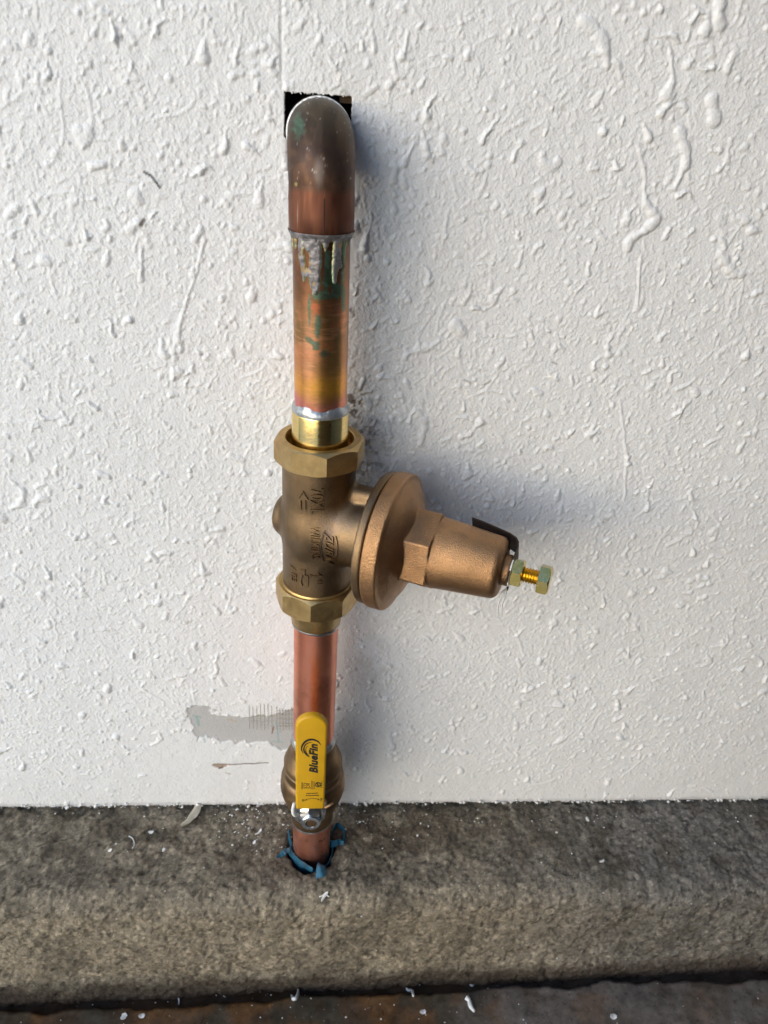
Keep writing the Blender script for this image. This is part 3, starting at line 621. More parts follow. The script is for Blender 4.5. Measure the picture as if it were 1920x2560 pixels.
# ------------------------------------------------------------------ pressure regulator
ZR = -.0772; AA = rad(24.9)
ux = np.array([math.cos(AA), -math.sin(AA), 0]); wx = np.array([math.sin(AA), math.cos(AA), 0]); kz = np.array([0, 0, 1.]); OB = np.array([0, 0, ZR])
reg = empty('pressure_regulator', (0, 0, ZR), 'bronze pressure regulator valve with octagonal union nuts and a bell turned to the right', 'valve')
h = .0007
org = np.array([-.036, -.056, -.121]); gx3, gy3, gz3 = [org[i]+h*np.arange(n) for i, n in enumerate((int(.094/h), int(.096/h), int(.092/h)))]
X3, Y3, Z3 = np.meshgrid(gx3, gy3, gz3, indexing='ij')
def loc(X, Y, Z): return X*ux[0]+Y*ux[1], X*wx[0]+Y*wx[1], Z-ZR
T3, W3, K3 = loc(X3, Y3, Z3)
def capcyl(rad2, r, s, s0, s1, rnd=.001):
    d = np.stack([rad2-r+rnd, np.abs(s-(s0+s1)/2)-(s1-s0)/2+rnd]); return np.minimum(np.maximum(d[0], d[1]), 0)+np.hypot(np.maximum(d[0], 0), np.maximum(d[1], 0))-rnd
rv_ = np.hypot(X3, Y3); rn = np.hypot(W3, K3)
F = capcyl(rv_, .0212, Z3, -.1185, -.031, .0012)
F = smin(F, np.sqrt(X3**2+Y3**2+(Z3-ZR)**2*.8)-.0216, .005)
F = smin(F, capcyl(rn, .0205+.10*np.clip(T3-.018, 0, .03)**1.0, T3, .0, .042, .001), .007)
F = smin(F, capcyl(rn, .0128, T3, -.0262, 0, .005), .0035)
F = smin(F, capcyl(np.hypot(W3-.002, K3-.0235), .0062, T3, .008, .040, .002), .0035)
F = smin(F, capcyl(rn, .0392, T3, .0375, .0428, .0014), .0025)
Vb, Qb = surface_nets(F, org, h)
body = make_mesh('valve_body', Vb, Qb, M_cast, reg)
# bell housing
h = .00062
nb_ = (int(.084/h), int(.086/h), int(.086/h)); tt, ww, kk = [o_+h*np.arange(n) for o_, n in zip((.0400, -.043, -.043), nb_)]
T3, W3, K3 = np.meshgrid(tt, ww, kk, indexing='ij'); rn = np.hypot(W3, K3)
F = capcyl(rn, .0404, T3, .0432, .0525, .0013)
cone = rn-np.interp(T3, [.050, .0525, .0570, .0600, .0625], [.0385, .0375, .0310, .0240, .0195]); F = smin(F, np.maximum(np.maximum(cone*.6, T3-.066), .047-T3), .0012)
PH = rad(36.0)                                   # elevation of the hexagon's front edge
ang = np.arctan2(K3, -W3)-PH; hx_ = rn*np.cos(((ang) % (np.pi/3))-np.pi/6)-.0207
F = smin(F, np.maximum(hx_, np.abs(T3-.0650)-.0100), .0006)
F = np.minimum(F, 1)
bell_r = .0207-(T3-.074)*.085; F = smin(F, capcyl(rn, bell_r, T3, .0665, .1135, .0045), .0006)
F = smin(F, capcyl(rn, .0088, T3, .105, .1176, .0008), .0016)
Vb, Qb = surface_nets(F, (.0400, -.043, -.043), h)
Vb = OB+Vb[:, :1]*ux+Vb[:, 1:2]*wx+Vb[:, 2:]*kz
bell = make_mesh('bell_housing', Vb, Qb, M_bell, reg)
# union nuts
E1 = np.array([0, -1., 0]); E1z = E1
nut('union_nut', 8, .0239, -.0352, -.0215, .0192, rad(8.8), M_nutb, reg, (0, 0, 0), (0, 0, 1), E1, top=.965, bot=1.02, k=1.3, depth=.010)
nut('union_nut', 8, .0239, -.1348, -.1185, .0214, rad(-7.5), M_nutb, reg, (0, 0, 0), (0, 0, 1), E1, top=.985, bot=.97, k=1.0, depth=.004)
lathe('collar', [(.0205, -.123), (.0221, -.1225), (.0221, -.1183), (.0216, -.1174), (.0208, -.1172)], M_nutb, reg)
lathe('tailpiece', [(.0190, -.036), (.0190, -.0315), (.0160, -.0300), (.0158, -.0290), (.0158, -.0062), (.0154, -.0052), (.0144, -.0048)], M_brass, reg, 128)
lathe('tailpiece', [(.0144, -.1500), (.0152, -.1500), (.0158, -.1490), (.0164, -.140), (.0180, -.1345), (.0214, -.1345)], M_nutb, reg, 128)
def solder_ring(name, z0, z1, r0, r1, par, seed, mat):
    n = 160; t_ = np.linspace(0, 2*np.pi, n, endpoint=False); r_ = np.random.RandomState(seed)
    j = fbm(np.cos(t_)*.02+1, np.sin(t_)*.02+1, .006, 3, seed)-.5; rows = []
    for s in np.linspace(0, 1, 7):
        zc = z0+(z1-z0)*s+j*.0034*s; rc = r0+(r1-r0)*s**1.3+.0005*math.sin(math.pi*s)
        rows.append(np.stack([rc*np.sin(t_), -rc*np.cos(t_), zc*np.ones(n)], -1))
    o_ = make_mesh(name, np.array(rows).reshape(-1, 3), grid_quads(7, n, True), mat, par, True)
    return o_
solder_ring('solder_ring', -.0056, -.0006, .0157, .0143, reg, 3, M_solder)
solder_ring('solder_ring', -.1497, -.1525, .0156, .0143, reg, 4, M_plate)
# adjusting bolt, lock nut, label strap
E1b = -wx
nut('lock_nut', 6, .0072, .1184, .1245, .0040, rad(32), M_zinc, reg, OB, ux, E1b, top=.97, bot=.97, k=1.5, depth=.004)
bolt = nut('adjusting_bolt', 6, .0073, .1332, .1395, .0010, rad(38), M_zinc, reg, OB, ux, E1b, top=.95, bot=1.1, k=1.5, depth=.001)
nth = 40; sv = np.linspace(.114, .1335, 170); t_ = np.linspace(0, 2*np.pi, nth, endpoint=False); SV, TT = np.meshgrid(sv, t_, indexing='ij')
ph = (SV/.00150-TT/(2*np.pi)) % 1; rt = .0036+.0009*(1-np.abs(2*ph-1))
Vt = OB+SV[..., None]*ux+rt[..., None]*(np.cos(TT)[..., None]*E1b+np.sin(TT)[..., None]*np.cross(ux, E1b))
o = make_mesh('threaded_shank', Vt.reshape(-1, 3), grid_quads(len(sv), nth, True), M_thread, None); o.parent = bolt
o.location = (0, 0, 0); me = o.data
for v in me.vertices: v.co -= Vector(reg.location)
# the flat face of bolt head
o = lathe('bolt_top', [(.0, .1396), (.0045, .1396), (.0068, .13945)], M_zinc, None, 48, OB, ux); o.parent = bolt
for v in o.data.vertices: v.co -= Vector(reg.location)
def strap():
    e = rad(30); dr = math.cos(e)*wx*1.0+math.sin(e)*kz        # up and to the wall side
    e2 = np.cross(ux, dr); path = [(.1178, -.0085), (.1180, .004), (.1182, .011), (.1178, .0143), (.1160, .0166), (.112, .0184), (.105, .0198), (.095, .0219), (.0885, .0234)]
    P = [OB+t*ux+r*dr for t, r in path]; wd = [.0075, .0085, .0085, .0085, .0085, .0085, .0085, .0082, .0070]
    T_ = []; n = len(P)
    for i in range(n):
        a = P[min(i+1, n-1)]-P[max(i-1, 0)]; a /= np.linalg.norm(a); nn = np.cross(a, e2)
        for s, q in ((-1, 1), (1, 1), (1, -1), (-1, -1)): T_.append(P[i]+s*wd[i]*e2+q*.00035*nn)
    Qs = [(4*i+j, 4*i+(j+1) % 4, 4*(i+1)+(j+1) % 4, 4*(i+1)+j) for i in range(n-1) for j in range(4)]+[(0, 1, 2, 3), (4*n-1, 4*n-2, 4*n-3, 4*n-4)]
    return make_mesh('label_strap', T_, Qs, M_brown, reg, False)
strap()['label'] = 'bent dark brown strap held under the lock nut'
lathe('washer', [(.0045, .1177), (.0088, .1177), (.0088, .11835), (.0045, .11835)], M_pale, reg, 48, OB, ux)

# raised lettering, laid on the casting along lines of sight measured from the photograph
def text_mesh(s, shear=0, off=0):
    cu = bpy.data.curves.new('t', 'FONT'); cu.body = s; cu.size = 1; cu.shear = shear; cu.space_character = 1.08; cu.offset = off; cu.resolution_u = 3; cu.fill_mode = 'FRONT'
    ob = bpy.data.objects.new('t', cu); COL.objects.link(ob); dg = bpy.context.evaluated_depsgraph_get(); me = bpy.data.meshes.new_from_object(ob.evaluated_get(dg))
    bpy.data.objects.remove(ob); bm = bmesh.new(); bm.from_mesh(me); bpy.data.meshes.remove(me)
    bmesh.ops.remove_doubles(bm, verts=bm.verts, dist=1e-5)
    for it in range(2):
        eg = [e for e in bm.edges if e.calc_length() > .22]
        if eg: bmesh.ops.subdivide_edges(bm, edges=eg, cuts=1); bmesh.ops.triangulate(bm, faces=bm.faces)
    return bm
def emboss(name, bm, fn, b, hgt_, mat, parent, label=None, thick=.0006):
    """fn maps the flat mesh's xy to photograph pixels; every vertex is carried onto the surface behind it"""
    bm.verts.index_update(); V0 = [v.co.copy() for v in bm.verts]; F0 = [[v.index for v in f.verts] for f in bm.faces]
    bd = [(e.verts[0].index, e.verts[1].index) for e in bm.edges if len(e.link_faces) == 1]; nrm_f = {}
    bot, top = [], []
    last = None
    for p in V0:
        q, nn = cast(b, *fn(p.x, p.y))
        if q is None: q, nn = last if last else (np.zeros(3), np.array([0, -1, 0]))
        last = (q, nn); bot.append(q-nn*thick); top.append(q+nn*hgt_)
    n = len(V0)
    # face order as seen from the camera
    VV_ = top+bot; FF = [tuple(f) for f in F0]+[(a_, b_2, b_2+n, a_+n) for a_, b_2 in bd]
    bm.free(); o_ = make_mesh(name, VV_, FF, mat, parent, False)
    bm2 = bmesh.new(); bm2.from_mesh(o_.data); bmesh.ops.recalc_face_normals(bm2, faces=bm2.faces); bm2.to_mesh(o_.data); bm2.free()
    if label: o_['label'] = label
    return o_
def box_fn(bm, a, b_, c):
    """a = pixel of text start (baseline), b_ = pixel of baseline end, c = pixel above the start at cap height"""
    xs_ = [v.co.x for v in bm.verts]; ys_ = [v.co.y for v in bm.verts]; x0, x1, y0, y1 = min(xs_), max(xs_), min(ys_), max(ys_)
    a, b_, c = np.array(a, float), np.array(b_, float), np.array(c, float)
    return lambda x, y: tuple(a+(b_-a)*(x-x0)/(x1-x0)+(c-a)*(y-y0)/(y1-y0))
def stroke_bm(lines, w):
    bm = bmesh.new()
    for L_ in lines:
        P = [Vector((x, y, 0)) for x, y in L_]; ww_ = w if not hasattr(w, '__len__') else w[lines.index(L_)]
        prev = None
        for i, p in enumerate(P):
            d = (P[min(i+1, len(P)-1)]-P[max(i-1, 0)]).normalized(); s = Vector((-d.y, d.x, 0))*ww_*.5
            e = d*(-ww_*.5 if i == 0 else ww_*.5 if i == len(P)-1 else 0)
            cur = (bm.verts.new(p-s+e), bm.verts.new(p+s+e))
            if prev: bm.faces.new((prev[0], cur[0], cur[1], prev[1]))
            prev = cur
    return bm
B_body = bvh_of(body)
idf = lambda x, y: (x, y)
def letters(s, a, b_, c, hgt_, shear=0, off=.012, b=B_body, mat=M_cast, par=reg, nm_='cast_lettering'):
    bm = text_mesh(s, shear, off); return emboss(nm_, bm, box_fn(bm, a, b_, c), b, hgt_, mat, par, 'raised letters '+s if b is B_body else None)
Z1f = lambda X, Yp: (660+X/4.147, 1140+Yp/4.147)
letters('70XL', Z1f(482, 335), Z1f(482, 597), Z1f(620, 335), .0011)
letters('WILKINS', Z1f(480, 738), Z1f(492, 1062), Z1f(572, 740), .0010, .15)
letters('ZURN', Z1f(632, 795), Z1f(640, 1090), Z1f(722, 828), .0011, .1)
letters('AE3', Z1f(282, 1130), Z1f(290, 1290), Z1f(335, 1150), .0008)
letters('1"', Z1f(478, 1235), Z1f(556, 1330), Z1f(600, 1225), .0004) if False else None
emboss('cast_lettering', stroke_bm([[Z1f(*p) for p in L_] for L_ in ([(482, 1240), (598, 1240)], [(598, 1242), (566, 1220)], [(481, 1226), (481, 1254)])], 2.0), idf, B_body, .0009, M_cast, reg, 'raised numeral 1')
letters('"', Z1f(552, 1290), Z1f(552, 1330), Z1f(602, 1290), .0008)
emboss('arrow_mark', stroke_bm([[Z1f(*p) for p in L_] for L_ in ([(368, 430), (405, 362)], [(405, 362), (458, 448)], [(386, 462), (386, 548)], [(432, 462), (432, 548)])], 1.7), idf, B_body, .0009, M_cast, reg, 'raised arrow pointing up')
lens = [(630, 775), (602, 850), (592, 930), (598, 1010), (618, 1085)]; lens2 = [(745, 832), (762, 890), (768, 950), (762, 1020), (742, 1120)]
emboss('logo_frame', stroke_bm([[Z1f(*p) for p in L_] for L_ in (lens, lens2, [(610, 800), (580, 880), (574, 950), (584, 1010)])], 1.6), idf, B_body, .0009, M_cast, reg, 'raised lens shaped frame beside the letters')
emboss('step_mark', stroke_bm([[Z1f(*p) for p in L_] for L_ in ([(388, 1172), (425, 1172), (425, 1230), (458, 1240), (456, 1345)], [(400, 1230), (385, 1300), (400, 1340)])], 2.0), idf, B_body, .0009, M_cast, reg, 'raised stepped mark')

# ------------------------------------------------------------------ middle pipe and lowest pipe
mp_ = empty('copper_pipe', (0, 0, -.2), 'bright pink copper pipe between the regulator and the yellow handled valve', 'pipe')
def tube_obj(name, z0, z1, mat, par):
    o_ = lathe(name, [(PR-.0012, z0), (PR, z0+.0002)]+[(PR, z) for z in np.linspace(z0+.002, z1-.002, 12)]+[(PR, z1-.0002), (PR-.0012, z1)], mat, par, 128); return o_
tube_obj('tube', -.262, -.150, M_copper, mp_)
lp_ = empty('copper_pipe', (0, 0, -.40), 'short copper pipe end sinking into the hole in the concrete ledge', 'pipe')
tube_obj('tube', -.41, -.330, M_coppero, lp_)

# ------------------------------------------------------------------ ball valve
bv = empty('ball_valve', (0, 0, -.300), 'brass ball valve with yellow lever handle just above the ledge', 'valve')
pf = [(.0143, -.2575), (.0154, -.2570), (.0162, -.2578), (.0162, -.2660), (.0170, -.2672), (.0193, -.2715), (.0205, -.2750), (.0211, -.2762), (.0211, -.2790), (.0204, -.2796), (.0204, -.2808), (.0212, -.2816), (.0213, -.2870), (.0208, -.2880)]
lathe('end_cap', [(r, z) for r, z in pf][::-1], M_valve, bv, 96, sharp=40)
lathe('body_ring', [(.0205, -.3062), (.0226, -.3050), (.0236, -.3030), (.0236, -.2985), (.0231, -.2970), (.0231, -.2930), (.0222, -.2890), (.0210, -.2878), (.0195, -.2876)], M_valve, bv, 96, sharp=40)
lathe('valve_chamber', [(.0140, -.3370), (.0154, -.3370), (.0158, -.3362), (.0161, -.3290), (.0169, -.3250), (.0184, -.3205), (.0203, -.3150), (.0221, -.3095), (.0229, -.3060), (.0222, -.3040)], M_valve, bv, 96)
solder_ring('solder_ring', -.2572, -.2515, .0158, .0143, bv, 8, M_solder); solder_ring('solder_ring', -.3366, -.3395, .0158, .0143, bv, 9, M_solder)
SZ = -.2975
lathe('stem_housing', [(.0, .0), (.0105, .0), (.0105, .0275), (.0095, .0285), (.006, .0285), (.004, .031), (.0034, .0385), (.0, .0387)], M_valve, bv, 48, (0, 0, SZ), (0, -1, 0))
# lever: steel plate and vinyl grip
hdl_v = []
def plate_ring(x0, x1, y, z, t=.0022): return [(x0, y, z), (x1, y, z), (x1, y+t, z), (x0, y+t, z)]
secs = [(-.0070, .0065, -.0300, SZ-.0105), (-.0112, .0100, -.0300, SZ-.006), (-.0122, .0110, -.0300, SZ+.002), (-.0108, .0102, -.0303, SZ+.009), (-.0092, .0090, -.0340, SZ+.0145), (-.0085, .0083, -.0385, SZ+.020), (-.0080, .0080, -.0410, SZ+.026), (-.0080, .0080, -.0425, SZ+.05)]
for s in secs: hdl_v += plate_ring(*s)
nS = len(secs); hq = [(4*i+j, 4*i+(j+1) % 4, 4*(i+1)+(j+1) % 4, 4*(i+1)+j) for i in range(nS-1) for j in range(4)]+[(0, 3, 2, 1), (4*nS-4, 4*nS-3, 4*nS-2, 4*nS-1)]
handle = make_mesh('handle', [(x-.0012, y, z) for x, y, z in hdl_v], hq, M_plate, bv, False)
bm = bmesh.new(); bm.from_mesh(handle.data); bmesh.ops.recalc_face_normals(bm, faces=bm.faces); bmesh.ops.bevel(bm, geom=[e for e in bm.edges], offset=.0003, segments=2, affect='EDGES'); bm.to_mesh(handle.data); bm.free()
def child(o_, par):
    """re-parent a mesh built under the valve to one of its parts"""
    o_.parent = par
# stop tab
tabp = [(-.0100, -.0312, SZ+.001), (-.0118, -.0335, SZ+.0028), (-.0130, -.0345, SZ+.0065), (-.0132, -.0345, SZ+.0110), (-.0124, -.0342, SZ+.0160)]
def rod(name, P, r, mat, par, n=12, caps=True):
    P = [np.array(p, float) for p in P]; rows = []
    if len(P) > 2:
        Q_ = []
        for i in range(len(P)-1):
            p0, p1, p2, p3 = P[max(i-1, 0)], P[i], P[i+1], P[min(i+2, len(P)-1)]
            for t in (0, .25, .5, .75): Q_.append(.5*((2*p1)+(-p0+p2)*t+(2*p0-5*p1+4*p2-p3)*t*t+(-p0+3*p1-3*p2+p3)*t**3))
        Q_.append(P[-1]); P = Q_
    rr_ = r if hasattr(r, '__len__') else [r]*len(P)
    if len(rr_) != len(P): rr_ = np.interp(np.linspace(0, 1, len(P)), np.linspace(0, 1, len(rr_)), rr_)
    ref = np.array([.3, .9, .2])
    for i, p in enumerate(P):
        t = P[min(i+1, len(P)-1)]-P[max(i-1, 0)]; t /= np.linalg.norm(t)+1e-12; a = np.cross(t, ref); a /= np.linalg.norm(a); b_ = np.cross(t, a)
        k = np.linspace(0, 2*np.pi, n, endpoint=False); rows.append(p+rr_[i]*(np.cos(k)[:, None]*a+np.sin(k)[:, None]*b_))
    V_ = np.array(rows).reshape(-1, 3); Q2 = [tuple(q) for q in grid_quads(len(P), n, True)]
    if caps: Q2 += [tuple(range(n))[::-1], tuple(range((len(P)-1)*n, len(P)*n))]
    return make_mesh(name, V_, Q2, mat, par, True)
tab = rod('stop_tab', tabp, [.0011, .0013, .0013, .0012, .0010], M_pale, bv); tab.parent = handle  # pale colour stands in for white reflections on the steel tab
tab2 = rod('stop_tab', [(.0088, -.031, SZ+.007), (.0120, -.031, SZ+.0095), (.0150, -.030, SZ+.0105)], .0012, M_valve, bv); tab2.parent = handle
# vinyl grip as a rounded slab
def slab(name, outline, y0, y1, bev, mat, par, xoff=0):
    """outline (x,z) closed; rounded front edge by inset rings"""
    P = np.array(outline); n = len(P); cen = P.mean(0)
    t = np.roll(P, -1, 0)-np.roll(P, 1, 0); t /= np.linalg.norm(t, axis=1)[:, None]; nn = np.stack([t[:, 1], -t[:, 0]], 1)
    if ((P-cen)*nn).sum() < 0: nn = -nn
    rows = []
    def row(ins, y): q = P-nn*ins; rows.append(np.stack([q[:, 0], np.full(n, y), q[:, 1]], 1))
    for a in np.linspace(0, 90, 6): row(bev*(1-math.sin(rad(a))), y1-bev*(1-math.cos(rad(a)))) if False else None
    for a in np.linspace(90, 0, 6): row(bev*(1-math.cos(rad(a))), y1+bev-bev*math.sin(rad(a)) if False else y1-bev+bev*math.sin(rad(a)))
    for a in np.linspace(0, 90, 6): row(bev*(1-math.cos(rad(a))), y0+bev-bev*math.sin(rad(a)))
    V_ = np.array(rows).reshape(-1, 3); k = len(rows)
    Q2 = [tuple(q) for q in grid_quads(k, n, True)]; Q2 += [tuple(range(n)), tuple(range((k-1)*n, k*n))]
    o_ = make_mesh(name, V_, Q2, mat, par, True, 50)
    b3 = bmesh.new(); b3.from_mesh(o_.data); bmesh.ops.recalc_face_normals(b3, faces=b3.faces); b3.to_mesh(o_.data); b3.free()
    return o_
gw, gt, gb = .0100, -.1895, -.2740
ol = []
for a in np.linspace(0, 180, 25): ol.append((gw*math.cos(rad(a)), gt-.0100+.0100*math.sin(rad(a))))
for z in np.linspace(gt-.0125, gb+.003, 12): ol.append((-gw+.0004*(gt-z)/.08, z))
for a in np.linspace(180, 270, 7): ol.append((-gw+.0019+.0015*math.cos(rad(a)), gb+.0015+.0015*math.sin(rad(a))))
for a in np.linspace(270, 360, 7): ol.append((gw-.0021+.0015*math.cos(rad(a)), gb+.0015+.0015*math.sin(rad(a))))
for z in np.linspace(gb+.003, gt-.0125, 12): ol.append((gw-.0004*(gt-z)/.08, z))
ol = [(x-.0014, z) for x, z in ol]
clean = [ol[0]]
for p in ol[1:]:
    if math.hypot(p[0]-clean[-1][0], p[1]-clean[-1][1]) > 1e-4: clean.append(p)
grip = slab('grip', clean, -.0460, -.0405, .0017, M_yellow, bv); grip.parent = handle
grip['label'] = 'yellow vinyl sleeve with black printing'
B_grip = bvh_of(bv and grip if False else grip) if False else None
me = grip.data; B_grip = BVHTree.FromPolygons([v.co+Vector(bv.location) for v in me.vertices], [tuple(p.vertices) for p in me.polygons])
Z3f = lambda X, Yp: (700+X/7.9, 1780+Yp/7.9)
prints = []
bm = text_mesh('BlueFin', .22, .045); o = emboss('print', bm, box_fn(bm, Z3f(752, 1205), Z3f(748, 632), Z3f(575, 1198)), B_grip, .00012, M_ink, bv, None, .0002); o.parent = handle; o['label'] = 'bold slanted black word BlueFin running up the grip'; 
def crescent(cx, cy, pts_o, pts_i):
    bm_ = bmesh.new(); vo = [bm_.verts.new((x, y, 0)) for x, y in pts_o]; vi = [bm_.verts.new((x, y, 0)) for x, y in pts_i]
    for i in range(len(vo)-1): bm_.faces.new((vo[i], vo[i+1], vi[i+1], vi[i]))
    return bm_
def smooth_pl(P, n=24):
    P = [np.array(p, float) for p in P]; out = []
    for i in range(len(P)-1):
        p0, p1, p2, p3 = P[max(i-1, 0)], P[i], P[i+1], P[min(i+2, len(P)-1)]
        for t in np.linspace(0, 1, 6, endpoint=False): out.append(.5*((2*p1)+(-p0+p2)*t+(2*p0-5*p1+4*p2-p3)*t*t+(-p0+3*p1-3*p2+p3)*t**3))
    out.append(P[-1]); return out
def cres(C_, W_):
    C2 = smooth_pl([Z3f(*p) for p in C_]); w_ = np.interp(np.linspace(0, 1, len(C2)), np.linspace(0, 1, len(W_)), W_)/7.9; a_, b_ = [], []
    for i, p in enumerate(C2):
        d = C2[min(i+1, len(C2)-1)]-C2[max(i-1, 0)]; d /= np.linalg.norm(d); s = np.array([-d[1], d[0]])*w_[i]/2; a_.append(p+s); b_.append(p-s)
    return crescent(0, 0, a_, b_)
for C_, W_ in (([(815, 660), (760, 590), (680, 550), (590, 545), (500, 585), (440, 660), (425, 740), (460, 820)], [3, 26, 34, 38, 40, 36, 26, 6]),
               ([(640, 600), (570, 605), (500, 650), (470, 730), (490, 800), (540, 860), (585, 890)], [3, 16, 24, 30, 28, 20, 6]),
               ([(560, 665), (520, 700), (505, 760), (530, 820), (580, 862)], [3, 10, 14, 14, 5])):
    o = emboss('logo_swoosh', cres(C_, W_), idf, B_grip, .00012, M_ink, bv, None, .0002); o.parent = handle; o['label'] = 'black crescent swoosh of the logo'
# smaller print
mk = [[(430, 1390), (430, 1520)], [(448, 1400), (448, 1510)], [(475, 1405), (475, 1500)], [(475, 1405), (590, 1420)], [(475, 1500), (600, 1500)], [(500, 1450), (535, 1425)], [(510, 1490), (550, 1440)], [(560, 1430), (600, 1500)], [(625, 1360), (625, 1520)], [(650, 1370), (650, 1520)], [(680, 1380), (680, 1515)],
      [(835, 1370), (820, 1400)], [(800, 1480), (835, 1488)]]
o = emboss('print', stroke_bm([[Z3f(*p) for p in L_] for L_ in mk], 1.15), idf, B_grip, .0001, M_ink, bv, None, .0002); o.parent = handle; o['label'] = 'row of small black certification marks'
mk = [[(700, 1440), (715, 1400), (755, 1390), (790, 1405), (800, 1440), (770, 1475), (730, 1475), (700, 1440)], [(725, 1410), (770, 1460)], [(790, 1420), (825, 1410), (828, 1445), (800, 1460)], [(750, 1400), (745, 1465)]]
o = emboss('print', stroke_bm([[Z3f(*p) for p in L_] for L_ in mk], 1.9), idf, B_grip, .0001, M_ink, bv, None, .0002); o.parent = handle; o['label'] = 'small round black approval mark'
mk = [[(525, 1612), (550, 1606)], [(565, 1608), (605, 1604)], [(622, 1606), (745, 1600)], [(515, 1652), (540, 1648)], [(560, 1650), (600, 1648)], [(618, 1648), (765, 1642)]]
o = emboss('print', stroke_bm([[Z3f(*p) for p in L_] for L_ in mk], 1.7), idf, B_grip, .0001, M_ink, bv, None, .0002); o.parent = handle; o['label'] = 'two tiny lines of black print'
mk = [smooth_pl([Z3f(*p) for p in ((505, 1738), (560, 1715), (640, 1705), (710, 1712), (770, 1728))]), [Z3f(500, 1740), Z3f(525, 1722)], [Z3f(500, 1740), Z3f(528, 1742)], [Z3f(775, 1730), Z3f(750, 1712)], [Z3f(775, 1730), Z3f(748, 1736)]]
mk = [[tuple(p) for p in L_] for L_ in mk]
o = emboss('print', stroke_bm(mk, 1.0), idf, B_grip, .0001, M_ink, bv, None, .0002); o.parent = handle; o['label'] = 'thin curved double headed arrow'
for s, a, b_, c in (('ON', (430, 1765), (480, 1762), (430, 1722)), ('OFF', (790, 1762), (835, 1760), (790, 1702))):
    bm = text_mesh(s, 0, .02); o = emboss('print', bm, box_fn(bm, Z3f(*a), Z3f(*b_), Z3f(*c)), B_grip, .0001, M_ink, bv, None, .0002); o.parent = handle; o['label'] = 'tiny black word '+s
# handle nut with stem end
hn = nut('handle_nut', 6, .0068, .0305, .0385, .0034, rad(12), M_steel, bv, (-.0008, 0, SZ), (0, -1, 0), (0, 0, 1), top=.90, bot=1.0, k=.9, depth=.0035); hn.parent = handle
lathe('handle_washer', [(.0040, .0300), (.0093, .0300), (.0093, .0312), (.0040, .0312)], M_steel, bv, 48, (-.0008, 0, SZ), (0, -1, 0)).parent = handle
lathe('stem_end', [(.0, .0379), (.0026, .0379), (.0030, .0375), (.0030, .034)], M_brass, bv, 32, (-.0008, 0, SZ), (0, -1, 0)).parent = handle

# ------------------------------------------------------------------ blue sleeve round the lowest pipe
B_ledge = bvh_of(ledge); B_floor = bvh_of(floor)
slv = empty('plastic_sleeve', (0, 0, LZ), 'torn blue plastic sleeve sticking up around the pipe in the ledge hole', 'sleeve')
def ribbon(name, pts, w_in, lift, seed, thick=.0005, mat=M_blue):
    """a torn strip of sleeve lying along the rim: pixel points on the ledge, width toward/away from the pipe, lift of its two edges"""
    P = []
    for u, v in pts:
        q = hit(u, v, 2, LZ); P.append(q)
    Q_ = smooth_pl(P); r_ = np.random.RandomState(seed); n = len(Q_); rows = []
    for i, p in enumerate(Q_):
        w_ = np.interp(i/(n-1), np.linspace(0, 1, len(w_in)), w_in)*(1+.06*r_.randn()); lf = np.interp(i/(n-1), np.linspace(0, 1, len(lift)), lift)
        t = Q_[min(i+1, n-1)]-Q_[max(i-1, 0)]; t[2] = 0; t /= np.linalg.norm(t)+1e-12; s = np.array([-t[1], t[0], 0]); j = .0002*r_.randn(3)
        a = p-s*w_*.5+np.array([0, 0, lf-.0025]); m_ = p+np.array([0, 0, lf+.0012])+j; b_ = p+s*w_*.5+np.array([0, 0, lf*.5])+j
        rows.append([a, m_, b_, b_-np.array([0, 0, thick]), m_-np.array([0, 0, thick]), a-np.array([0, 0, thick])])
    V_ = np.array(rows).reshape(-1, 3); Qr = [tuple(q) for q in grid_quads(n, 6, True)]+[tuple(range(6)), tuple(range((n-1)*6, n*6))[::-1]]
    return make_mesh(name, V_, Qr, mat, slv, True, 40)
th_ = np.linspace(0, 2*np.pi, 140, endpoint=False); top_ = LZ-.0035+.0050*(fbm(np.cos(th_)*.02+2, np.sin(th_)*.02+2, .006, 4, 500)-.35)*1.6
rows_ = []
for r_o, zt in ((.0170, None), (.0170, .5), (.0171, .95), (.0173, 1.), (.0167, 1.), (.0165, .9), (.0165, None)):
    zz_ = np.full(140, -.41) if zt is None else -.41+(top_+.41)*zt
    rows_.append(np.stack([(r_o+.0009*np.sin(3*th_+1)*(zt or 0))*np.sin(th_)+.0004, -(r_o+.0006*np.sin(2*th_)*(zt or 0))*np.cos(th_)-.0018, zz_], -1))
make_mesh('sleeve_tube', np.array(rows_).reshape(-1, 3), grid_quads(7, 140, True), M_blue, slv)
ribbon('torn_rim', [(722, 2078), (724, 2095), (729, 2115), (727, 2128), (740, 2145), (758, 2160), (782, 2175)], [.0014, .0018, .0028, .0045, .003, .003, .002], [.002, .002, .002, .0015, .001, .001, .001], 1)
ribbon('torn_flap', [(728, 2126), (715, 2128), (705, 2136), (692, 2144)], [.004, .006, .005, .001], [.002, .0025, .002, .001], 2)
ribbon('torn_flap', [(790, 2178), (800, 2178), (812, 2172)], [.011, .014, .009], [.002, .0045, .002], 3)
ribbon('torn_rim', [(826, 2110), (840, 2108), (848, 2104), (858, 2112), (862, 2090), (860, 2078), (848, 2066), (840, 2064), (832, 2078), (826, 2092)], [.006, .004, .003, .0035, .0025, .003, .0035, .003, .002, .002], [.002, .002, .002, .003, .003, .003, .003, .002, .001, 0], 4)

